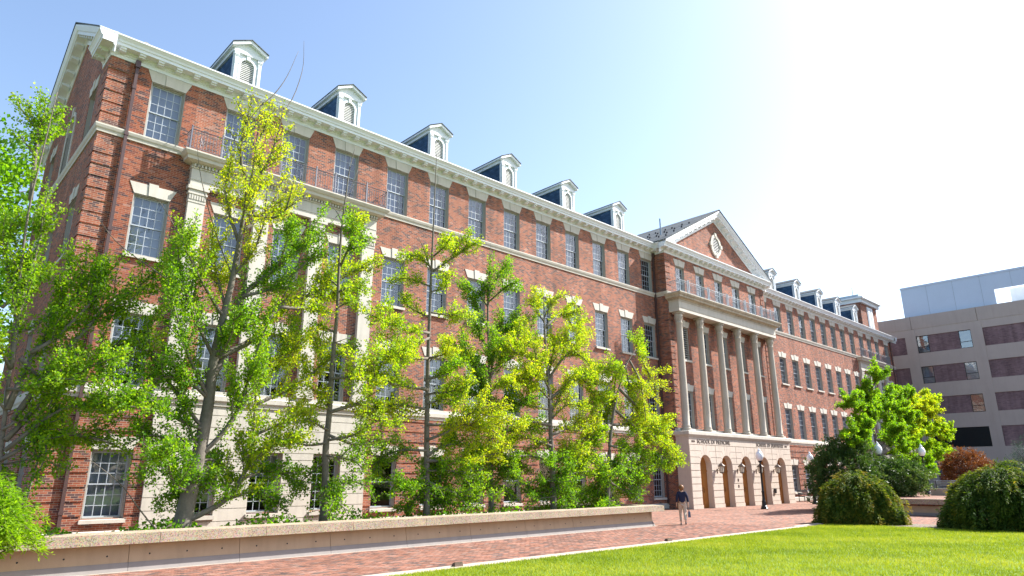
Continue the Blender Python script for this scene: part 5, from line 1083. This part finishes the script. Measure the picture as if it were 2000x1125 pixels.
TREES['F']=dict(r=(0.11, 0.02),trunk=[(18.76, -7.9, 0.18), (18.97, -7.92, 2.11), (19.13, -7.95, 3.45), (19.35, -7.99, 4.6), (19.77, -8.02, 5.8), (20.45, -8.06, 7.19), (21.34, -8.1, 8.17)],
 bare=[],
 br=[(0.55, [(21.48, -8.0, 8.2), (20.9, -8.65, 8.34), (19.75, -9.49, 7.54)]), (0.9, [(21.47, -8.0, 8.07), (22.15, -8.03, 7.25), (22.67, -8.07, 6.53), (22.89, -8.12, 5.53)]), (0.8, [(20.88, -8.0, 7.5), (21.3, -8.23, 6.52), (21.1, -8.54, 5.38), (20.7, -8.88, 4.39)]), (0.55, [(20.66, -8.0, 7.35), (19.9, -7.95, 6.78), (19.63, -7.88, 5.56), (19.55, -7.8, 4.62)]), (0.7, [(19.97, -8.0, 6.06), (21.04, -8.05, 5.41), (22.32, -8.11, 4.51), (23.25, -8.18, 4.05), (24.14, -8.26, 3.09), (24.43, -8.33, 2.72)]), (0.7, [(19.28, -8.0, 4.37), (21.23, -7.85, 4.47), (22.63, -7.65, 4.05), (23.15, -7.43, 3.09)]), (0.3, [(18.99, -8.0, 2.77), (20.9, -7.96, 2.45), (23.06, -7.92, 2.71), (25.16, -7.86, 2.73)]), (0.1, [(18.94, -8.0, 2.11), (20.74, -7.77, 2.11), (22.31, -7.48, 1.75)]), (0.55, [(20.53, -8.0, 7.21), (19.05, -8.17, 6.91), (17.85, -8.39, 6.64), (17.01, -8.63, 6.19)]), (0.55, [(19.8, -8.0, 5.8), (18.5, -7.94, 5.47), (17.84, -7.87, 4.98)]), (0.4, [(19.28, -8.0, 4.37), (18.18, -7.84, 3.87), (17.69, -7.63, 3.2)]), (0.2, [(19.0, -8.0, 3.0), (17.89, -7.74, 2.76), (17.56, -7.4, 2.12)]), (0.7, [(19.52, -8.0, 5.07), (21.18, -8.17, 4.21), (22.92, -8.38, 3.79), (22.94, -8.62, 3.3)]), (0.5, [(20.53, -8.0, 7.21), (21.14, -7.72, 6.18), (22.17, -7.36, 5.29)]), (0.1, [(18.92, -8.0, 2.33), (18.23, -7.69, 1.68), (18.33, -7.29, 1.24)]), (0.3, [(19.07, -8.0, 3.45), (20.67, -7.89, 3.26), (22.89, -7.76, 3.08)]), (0.4, [(19.8, -8.0, 5.8), (19.68, -7.57, 5.11), (19.91, -7.02, 3.97)]), (0.1, [(18.89, -8.0, 1.89), (20.53, -7.6, 1.43), (21.78, -7.07, 1.05)])])
TREES['G']=dict(r=(0.08, 0.015),trunk=[(43.0, -10.8, 0.64), (43.75, -10.85, 3.72), (44.01, -10.92, 6.44), (44.23, -11.0, 8.72)],
 bare=[],
 br=[(0.2, [(44.17, -10.9, 7.14), (40.73, -10.98, 6.55), (38.9, -11.09, 6.89)]), (0.2, [(43.75, -10.9, 5.4), (41.03, -10.97, 4.94), (37.75, -11.06, 4.48)]), (0.2, [(44.36, -10.9, 7.86), (44.58, -11.38, 8.71), (42.58, -11.99, 8.96)]), (0.2, [(43.76, -10.9, 4.05), (47.85, -10.73, 5.97), (52.21, -10.52, 7.97), (53.91, -10.28, 8.64)]), (0.7, [(43.62, -10.9, 3.72), (52.45, -10.66, 5.83), (58.32, -10.36, 7.81), (61.99, -10.02, 8.45)]), (0.8, [(50.44, -10.9, 6.85), (54.49, -11.03, 7.5), (57.45, -11.2, 6.37)]), (0.5, [(43.48, -10.9, 3.39), (51.48, -10.83, 5.02), (58.47, -10.75, 5.71), (62.44, -10.65, 5.24)]), (0.4, [(43.53, -10.9, 3.06), (52.16, -10.81, 3.92), (58.83, -10.7, 3.68), (62.69, -10.58, 3.96)]), (0.2, [(43.39, -10.9, 2.73), (52.0, -10.75, 3.18), (57.9, -10.55, 3.46)]), (0.2, [(43.71, -10.9, 4.39), (45.35, -11.37, 4.76), (45.75, -11.98, 5.44)]), (0.2, [(43.8, -10.9, 5.06), (43.26, -10.69, 6.4), (43.36, -10.42, 7.12)]), (0.2, [(43.62, -10.9, 3.72), (40.94, -10.91, 4.29), (39.09, -10.93, 3.92)]), (0.2, [(43.94, -10.9, 5.41), (47.0, -10.82, 7.0), (48.75, -10.72, 7.87)]), (0.2, [(44.03, -10.9, 6.09), (42.5, -11.09, 7.34), (42.1, -11.34, 8.13)]), (0.2, [(43.76, -10.9, 4.05), (49.26, -10.87, 5.3), (53.53, -10.82, 6.66)]), (0.2, [(43.57, -10.9, 3.39), (48.2, -10.7, 4.19), (55.02, -10.44, 4.59)]), (0.2, [(43.85, -10.9, 4.73), (43.6, -10.85, 6.07), (45.85, -10.79, 7.63)]), (0.2, [(43.44, -10.9, 3.06), (48.24, -10.81, 2.77), (52.97, -10.7, 2.44), (55.38, -10.58, 2.64)])])
# ================================================================== planting
def unit(a): return a / np.maximum(np.linalg.norm(a, axis=-1, keepdims=True), 1e-9)
def leaves(name, c, d, size, tint, mat, wide=1.0, up=0.35, cup=.12):
    """one kite/fan-shaped leaf per row: base c, direction d"""
    n = len(c); d = unit(d); rv = rng.normal(size=(n, 3)); rv[:, 2] += up * 2
    s = unit(np.cross(d, rv)); nn = np.cross(s, d); L = size[:, None]
    v = np.stack([c, c + d * L * .62 - s * L * .5 * wide + nn * L * cup, c + d * L + nn * L * cup * .3, c + d * L * .62 + s * L * .5 * wide + nn * L * cup], 1).reshape(-1, 3)
    f = np.arange(4 * n).reshape(-1, 4)
    return np_mesh(name, v, f, tint, mat)
def resample(P, step):
    P = np.asarray(P, float); seg = np.linalg.norm(np.diff(P, axis=0), axis=1); cum = np.r_[0, np.cumsum(seg)]; n = max(3, int(cum[-1] / step))
    t = np.linspace(0, cum[-1], n); return np.stack([np.interp(t, cum, P[:, k]) for k in range(3)], 1), cum[-1]
def smoothline(P, n=4):
    """Catmull-Rom through the points"""
    P = [np.asarray(p, float) for p in P]; Q = [2 * P[0] - P[1]] + P + [2 * P[-1] - P[-2]]; o = []
    for i in range(1, len(Q) - 2):
        for k in range(n):
            t = k / n; a, b, c, d = Q[i - 1], Q[i], Q[i + 1], Q[i + 2]
            o.append(.5 * ((2 * b) + (-a + c) * t + (2 * a - 5 * b + 4 * c - d) * t * t + (-a + 3 * b - 3 * c + d) * t ** 3))
    o.append(P[-1]); return np.array(o)
def ginkgo(name, T, label, dens=1.0, lsize=.062, group='ginkgo trees in the long planter', fill=1.0, sb=1.0, low=0):
    base = T['trunk'][0]; G = empty(name, base); tag(G, label, 'tree', group)
    off = np.array(base)
    wood = MB(); tr = smoothline(T['trunk']); n = len(tr); r0, r1 = T['r']
    rad = r0 * (1 - np.linspace(0, 1, n)) ** 1.15 + r1; rad[0] *= 1.2
    wood.tube(tr - off, list(rad), 10)
    trunk = wood.build('trunk', M['bark'], G, smooth=True)
    bw = MB(); C = []; D = []; TT = []
    def along(P, tint, spread, k):
        """leaf clusters along a polyline"""
        m = len(P); ax = unit(np.gradient(P, axis=0)); kk = max(1, int(k))
        c = np.repeat(P, kk, 0); a = np.repeat(ax, kk, 0); rv = unit(rng.normal(size=c.shape)); perp = unit(rv - a * (rv * a).sum(1, keepdims=True))
        c = c + perp * rng.uniform(.0, spread, (len(c), 1)) + rng.normal(0, .025, c.shape)
        C.append(c); D.append(perp * .9 + a * .25 + np.array([0, 0, .25]) + rng.normal(0, .35, c.shape)); TT.append(np.clip(tint + rng.normal(0, .16, len(c)), 0, 1))
    jobs = []
    for tint, br in T['br']:
        jobs.append((tint, smoothline(br), 0))
        line = smoothline(br); L = np.linalg.norm(np.diff(line, axis=0), axis=1).sum(); m = len(line)
        for q in range(int((L * 1.25 + .8) * sb)):                      # side branches
            i = int(rng.uniform(.25, .85) * (m - 1)); ax = unit(line[i + 1] - line[i]); rv = unit(rng.normal(size=3)); pp = unit(rv - ax * (rv @ ax))
            d = unit(ax * .8 + pp * .75 + np.array([0, 0, .25])); ln = min(rng.uniform(.25, .45) * L * (1.1 - i / m * .6), rng.uniform(.7, 1.3))
            jobs.append((tint + rng.normal(0, .06), smoothline([line[i], line[i] + d * ln * .5 + rng.normal(0, .05, 3), line[i] + d * ln + np.array([0, 0, .06 * ln])]), 1))
    for q in range(low):                                       # low shoots round the stem
        a = rng.uniform(0, 2 * math.pi); i = int(rng.integers(2, 8)); st = tr[min(i, len(tr) - 1)].copy(); st[2] = rng.uniform(.9, 2.6); ln = rng.uniform(.9, 1.9); st[:2] = off[:2] + (st[:2] - off[:2]) * .5
        e = st + np.array([math.cos(a) * ln, math.sin(a) * ln * .55, rng.uniform(-.15, .5)]); md_ = (st + e) / 2 + np.array([0, 0, .2]); jobs.append((.12, smoothline([st, md_, e]), 1))
        for w_ in range(3):
            e2 = md_ + rng.normal(0, .5, 3); e2[2] = max(.8, e2[2]); jobs.append((.1, smoothline([md_, (md_ + e2) / 2 + rng.normal(0, .08, 3), e2]), 1))
    for tint, line, lev in jobs:
        airy = tint >= .93; dk = dens * (.6 if airy else 1); tint = min(.14 + .82 * tint, .84)
        P, L = resample(line, .05)
        rr = (.016 + .011 * L) * (.55 if lev else 1)
        bw.tube(line - off, list(rr * (1 - np.linspace(0, 1, len(line))) ** .7 + .005), 5 if lev == 0 else 4)
        m = len(P); s0 = int(m * .14)
        along(P[s0:], tint + .08, .13, 5.2 * dk)
        nt = int(L / .17 * fill * (.7 if airy else 1))
        for q in range(nt):
            t = .12 + .88 * (q + rng.random()) / nt; i = min(m - 2, int(t * (m - 1))); a = unit(P[i + 1] - P[i]); rv = unit(rng.normal(size=3)); pp = unit(rv - a * (rv @ a))
            d = unit(a * .8 + pp * .7 + np.array([0, 0, .2])); tl = rng.uniform(.18, .5) * (1.15 - .5 * t)
            e = P[i] + d * tl; mid = (P[i] + e) / 2 + rng.normal(0, .02, 3)
            bw.tube([P[i] - off, mid - off, e - off], [.008, .006, .003], 3)
            Q, _ = resample([P[i], mid, e], .06); along(Q[1:], tint + .12 * (t - .5) + rng.normal(0, .05), .09, 3.6 * dk)
    for br in T['bare']:
        line = smoothline(br); bw.tube(line - off, list(.02 * (1 - np.linspace(0, 1, len(line))) + .005), 5)
    bw.build('branches', M['bark'], G, smooth=True)
    C = np.concatenate(C) - off; D = np.concatenate(D); TT = np.concatenate(TT)
    obj('crown', leaves('crown', C, D, rng.uniform(.7, 1.25, len(C)) * lsize, TT, M['leaf'], 1.15), G)
    return len(C)
cnt = 0
LB = {'T0': ('tall ginkgo at the left edge in front of the building corner', 1.0), 'A': ('largest ginkgo with thick forked grey trunk before the left portico', 1.0),
      'B': ('sparse slender ginkgo with dark bare leader, second trunk from the left in the planter', .8), 'C': ('yellow-green ginkgo with tiered branches right of the left portico', 1.0),
      'D': ('narrow darker green ginkgo spire between two yellower ones', 1.1), 'E': ('bright yellow-green bushy ginkgo in the middle of the planter', 1.1),
      'F': ('ginkgo with long weeping strands at the right end of the planter', 1.15)}
for k, (lab, dn) in LB.items(): cnt += ginkgo('ginkgo_tree', TREES[k], lab, dn * 1.2, fill=1.2, sb=1.9, low={'A': 4, 'B': 4, 'C': 9, 'D': 8, 'E': 9, 'F': 7, 'T0': 3}[k])
cnt += ginkgo('ginkgo_tree', TREES['G'], 'broad green ginkgo behind the globe lamps at the far right end', 1.7, .095, 'ginkgo trees on the terrace', 1.2, 2.4)

def mound(name, c, rx, ry, h, n, mat, label, cat='shrub', lsz=.15, tint=.45, tipt=.35, group=None, z0=0.0, wide=.28):
    """weeping laceleaf mound: drooping strands of finely cut leaves over a dome"""
    G = empty(name, (c[0], c[1], z0)); tag(G, label, cat, group)
    C = []; D = []; TT = []
    for k in range(n):
        ph = rng.uniform(0, 2 * math.pi); u = rng.random() ** .8; th = math.acos(1 - u * .98) if rng.random() < .85 else rng.uniform(0, 1.2)
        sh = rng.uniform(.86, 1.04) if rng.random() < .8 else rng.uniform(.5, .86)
        lump = 1 + .1 * math.sin(3 * ph + 2 * th + c[0]) + .08 * math.sin(7 * ph - 5 * th) + .05 * math.sin(13 * ph + 9 * th)
        if rng.random() < .05: sh *= rng.uniform(1.03, 1.14)
        m = int(rng.integers(7, 13)); P = []
        for q in range(m):
            t2 = th + q * .03; P.append((rx * sh * lump * math.sin(min(t2, 1.62)) * math.cos(ph), ry * sh * lump * math.sin(min(t2, 1.62)) * math.sin(ph), max(.03, h * sh * math.cos(min(t2, 1.56)) * (1 + .04 * math.sin(9 * ph)) - max(0, t2 - 1.56) * h)))
        P = np.array(P); P = np.repeat(P, 5, 0); P += rng.normal(0, .035, P.shape)
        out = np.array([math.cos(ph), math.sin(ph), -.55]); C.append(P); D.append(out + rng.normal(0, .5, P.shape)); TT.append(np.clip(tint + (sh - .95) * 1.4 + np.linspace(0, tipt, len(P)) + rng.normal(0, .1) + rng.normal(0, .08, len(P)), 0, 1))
    C = np.concatenate(C); D = np.concatenate(D); TT = np.concatenate(TT); C[:, 2] = np.maximum(C[:, 2], .03)
    obj('foliage', leaves('foliage', C, D, rng.uniform(.7, 1.3, len(C)) * lsz, TT, mat, wide, .8, .05), G)
    mb = MB()
    for k in range(9):
        a = 2 * math.pi * k / 9 + rng.random(); e = rng.uniform(.5, .8)
        mb.tube(smoothline([(0, 0, 0), (.15 * math.cos(a), .15 * math.sin(a), h * .45), (rx * e * .6 * math.cos(a), ry * e * .6 * math.sin(a), h * .8), (rx * e * math.cos(a), ry * e * math.sin(a), h * .55)]), list(np.linspace(.07, .012, 13)), 5)
    mb.build('trunk', M['bark_dark'], G, smooth=True); return G
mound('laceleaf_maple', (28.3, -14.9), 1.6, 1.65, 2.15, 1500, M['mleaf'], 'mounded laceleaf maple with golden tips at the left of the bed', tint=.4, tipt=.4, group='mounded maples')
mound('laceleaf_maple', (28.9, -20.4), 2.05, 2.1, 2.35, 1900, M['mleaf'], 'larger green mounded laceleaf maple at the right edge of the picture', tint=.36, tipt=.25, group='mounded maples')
def spray(name, c, n, rad, h, label):
    """loose shrub of arching feathery sprays"""
    G = empty(name, (c[0], c[1], 0)); tag(G, label, 'shrub'); C = []; D = []; TT = []; mb = MB()
    for k in range(n):
        a = rng.uniform(0, 2 * math.pi); e = rng.uniform(.25, 1); hh = h * rng.uniform(.55, 1.05) * (1.1 - .45 * e); o = np.array([math.cos(a), math.sin(a), 0])
        pts = [np.array([0, 0, .0]) + o * .1, o * rad * e * .45 + np.array([0, 0, hh * .75]), o * rad * e * .8 + np.array([0, 0, hh]), o * rad * e * 1.08 + np.array([0, 0, hh * .8])]
        line = smoothline(pts); mb.tube(line, list(np.linspace(.02, .004, len(line))), 4); P, L = resample(line, .035); m = len(P); s0 = int(m * .3)
        P = np.repeat(P[s0:], 5, 0); ax = unit(np.gradient(P, axis=0) + 1e-6); tt = np.linspace(0, 1, len(P))
        C.append(P + rng.normal(0, .05, P.shape)); D.append(o * .8 + rng.normal(0, .55, P.shape) + np.array([0, 0, -.15])); TT.append(np.clip(.5 + .3 * tt + rng.normal(0, .08) + rng.normal(0, .07, len(P)), 0, .92))
    mb.build('stems', M['bark_dark'], G); C = np.concatenate(C); C[:, 2] = np.maximum(C[:, 2], .03)
    obj('foliage', leaves('foliage', C, np.concatenate(D), rng.uniform(.7, 1.3, len(C)) * .12, np.concatenate(TT) * .6, M['leaf'], .22, .8, .04), G)
spray('lacy_shrub', (-3.75, -10.9), 170, 1.3, 2.35, 'feathery green shrub in the lower left corner before the planter')

def bush(name, c, rx, ry, h, n, mat, label, lsz=.12, wide=.4, tint=.45, cat='shrub', group=None, z0=0.0, zc=.5, lump=.26, shell=.55):
    G = empty(name, (c[0], c[1], z0)); tag(G, label, cat, group)
    q = unit(rng.normal(size=(n, 3))); f = 1 + lump * np.sin(q[:, 0] * 7 + q[:, 2] * 5) * np.sin(q[:, 1] * 8 - q[:, 2] * 4) + lump * .6 * np.sin(q[:, 0] * 15) * np.cos(q[:, 2] * 13 + q[:, 1] * 9)
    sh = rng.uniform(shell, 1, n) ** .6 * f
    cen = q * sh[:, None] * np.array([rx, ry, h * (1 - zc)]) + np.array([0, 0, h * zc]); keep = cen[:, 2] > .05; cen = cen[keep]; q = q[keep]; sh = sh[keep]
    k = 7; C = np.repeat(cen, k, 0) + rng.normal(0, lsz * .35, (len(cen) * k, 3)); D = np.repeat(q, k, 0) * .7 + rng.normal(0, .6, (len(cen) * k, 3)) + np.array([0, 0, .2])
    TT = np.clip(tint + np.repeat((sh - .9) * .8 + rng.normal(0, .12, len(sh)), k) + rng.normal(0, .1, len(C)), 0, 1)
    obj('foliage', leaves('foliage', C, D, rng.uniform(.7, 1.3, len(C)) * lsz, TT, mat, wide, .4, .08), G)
    mb = MB()
    for k in range(6):
        a = k * 1.05; mb.tube([(0, 0, 0), (rx * .3 * math.cos(a), ry * .3 * math.sin(a), h * .4), (rx * .7 * math.cos(a), ry * .7 * math.sin(a), h * .75)], [.06, .04, .012], 5)
    mb.build('trunk', M['bark_dark'], G); return G
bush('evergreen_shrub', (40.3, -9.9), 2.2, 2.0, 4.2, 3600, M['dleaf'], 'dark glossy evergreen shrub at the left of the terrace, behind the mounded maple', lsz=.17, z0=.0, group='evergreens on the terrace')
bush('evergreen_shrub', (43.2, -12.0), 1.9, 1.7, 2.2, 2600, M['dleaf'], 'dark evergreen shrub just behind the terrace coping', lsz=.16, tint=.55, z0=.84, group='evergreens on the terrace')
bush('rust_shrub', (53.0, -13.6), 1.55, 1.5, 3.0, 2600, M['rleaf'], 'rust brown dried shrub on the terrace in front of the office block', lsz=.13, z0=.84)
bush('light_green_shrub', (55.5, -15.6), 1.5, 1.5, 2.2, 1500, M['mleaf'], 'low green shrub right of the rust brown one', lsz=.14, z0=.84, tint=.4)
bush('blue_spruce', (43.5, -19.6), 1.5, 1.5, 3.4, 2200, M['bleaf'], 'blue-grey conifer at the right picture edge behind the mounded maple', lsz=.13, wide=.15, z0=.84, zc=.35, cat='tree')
for i, (x, y_, hh, lab) in enumerate(((19.8, -4.6, 1.5, 'leftmost'), (21.6, -4.5, 1.35, 'middle'), (23.3, -4.4, 1.6, 'rightmost'))):
    bush('wall_shrub', (x, y_, 0), .65, .6, hh + .3, 500, M['mleaf'], f'{lab} small brownish shrub behind the far end of the planter', lsz=.1, tint=.55, group='small shrubs by the wall', z0=.0)
# ground cover under the ginkgos
n = 9000; C = np.stack([rng.uniform(-6, 19.6, n), rng.uniform(-8.7, -6.6, n), rng.uniform(.64, .95, n) ** 1.0], 1); C[:, 2] = .64 + .4 * rng.random(n) ** 2 * (1 + np.sin(C[:, 0] * 2.1)) * .5
o = obj('ground_cover', leaves('ground_cover', C, rng.normal(0, .5, (n, 3)) + np.array([0, 0, .5]), rng.uniform(.06, .12, n), rng.uniform(0, .45, n), M['leaf'], 1.0)); tag(o, 'low leafy ground cover in the long planter soil', 'ground cover', kind='stuff')

# big tree behind the left end of the building
def broadleaf(name, base, h, cr, n, label, mat, lsz=.28, tint=.4, cz=None):
    G = empty(name, base); tag(G, label, 'tree', 'trees beyond the left end')
    mb = MB(); mb.tube([(0, 0, 0), (.1, 0, h * .3), (-.1, .1, h * .55), (0, 0, h * .9)], [.45, .36, .24, .05], 9); cz = cz or h * .62
    C = []; D = []; TT = []
    for k in range(150):
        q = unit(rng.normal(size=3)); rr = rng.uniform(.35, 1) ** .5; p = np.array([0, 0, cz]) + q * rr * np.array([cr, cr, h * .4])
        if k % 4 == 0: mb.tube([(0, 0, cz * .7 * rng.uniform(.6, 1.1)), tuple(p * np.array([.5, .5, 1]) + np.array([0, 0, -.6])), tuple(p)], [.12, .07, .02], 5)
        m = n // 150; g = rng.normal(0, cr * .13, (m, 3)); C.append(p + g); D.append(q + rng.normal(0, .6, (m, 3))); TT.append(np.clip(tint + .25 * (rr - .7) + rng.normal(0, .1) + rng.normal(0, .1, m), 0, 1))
    mb.build('trunk', M['bark_dark'], G, smooth=True)
    C = np.concatenate(C); obj('crown', leaves('crown', C, np.concatenate(D), rng.uniform(.7, 1.3, len(C)) * lsz, np.concatenate(TT), mat, .8), G)
broadleaf('broadleaf_tree', (-4.3, 19.0, 0), 22.5, 4.3, 15000, 'dense dark green tree behind the left end of the building', M['leaf'], tint=.18)
broadleaf('broadleaf_tree', (-10.5, 24.0, 0), 21, 5.5, 12000, 'second green tree farther left behind the building end', M['leaf'], tint=.25)

# grass on the lawn near the camera
n = 210000
gx = rng.uniform(2.0, 26.88, n * 2); gy = -14.33 - rng.random(n * 2) ** 1.15 * 14.0
keep = (gy > -14.37 - (4.0 + (gx - 2.0) * .56)); gx, gy = gx[keep][:n], gy[keep][:n]; n = len(gx)
hgt = rng.uniform(.03, .07, n); a = rng.uniform(0, 2 * math.pi, n); wd = rng.uniform(.004, .008, n) * 1.3
dx, dy = np.cos(a) * wd, np.sin(a) * wd; lx, ly = rng.normal(0, .02, n), rng.normal(0, .02, n)
v = np.stack([np.stack([gx - dx, gy - dy, np.full(n, .03)], 1), np.stack([gx + dx, gy + dy, np.full(n, .03)], 1), np.stack([gx + lx, gy + ly, .035 + hgt], 1)], 1).reshape(-1, 3)
tn = np.clip(.47 + .22 * np.sin(gx * 1.7 + np.sin(gy * 2.1)) * np.sin(gy * 1.3) + .18 * np.sin(gx * .6 + gy * .9) + .12 * np.sin(gx * 5.1 - gy * 3.7) * np.sin(gy * 4.3) + rng.normal(0, .2, n), 0, 1)
o = obj('grass', np_mesh('grass', v, np.arange(3 * n).reshape(-1, 3), tn, M['grass'])); tag(o, 'short bright green mown grass of the lawn', 'grass', kind='stuff')
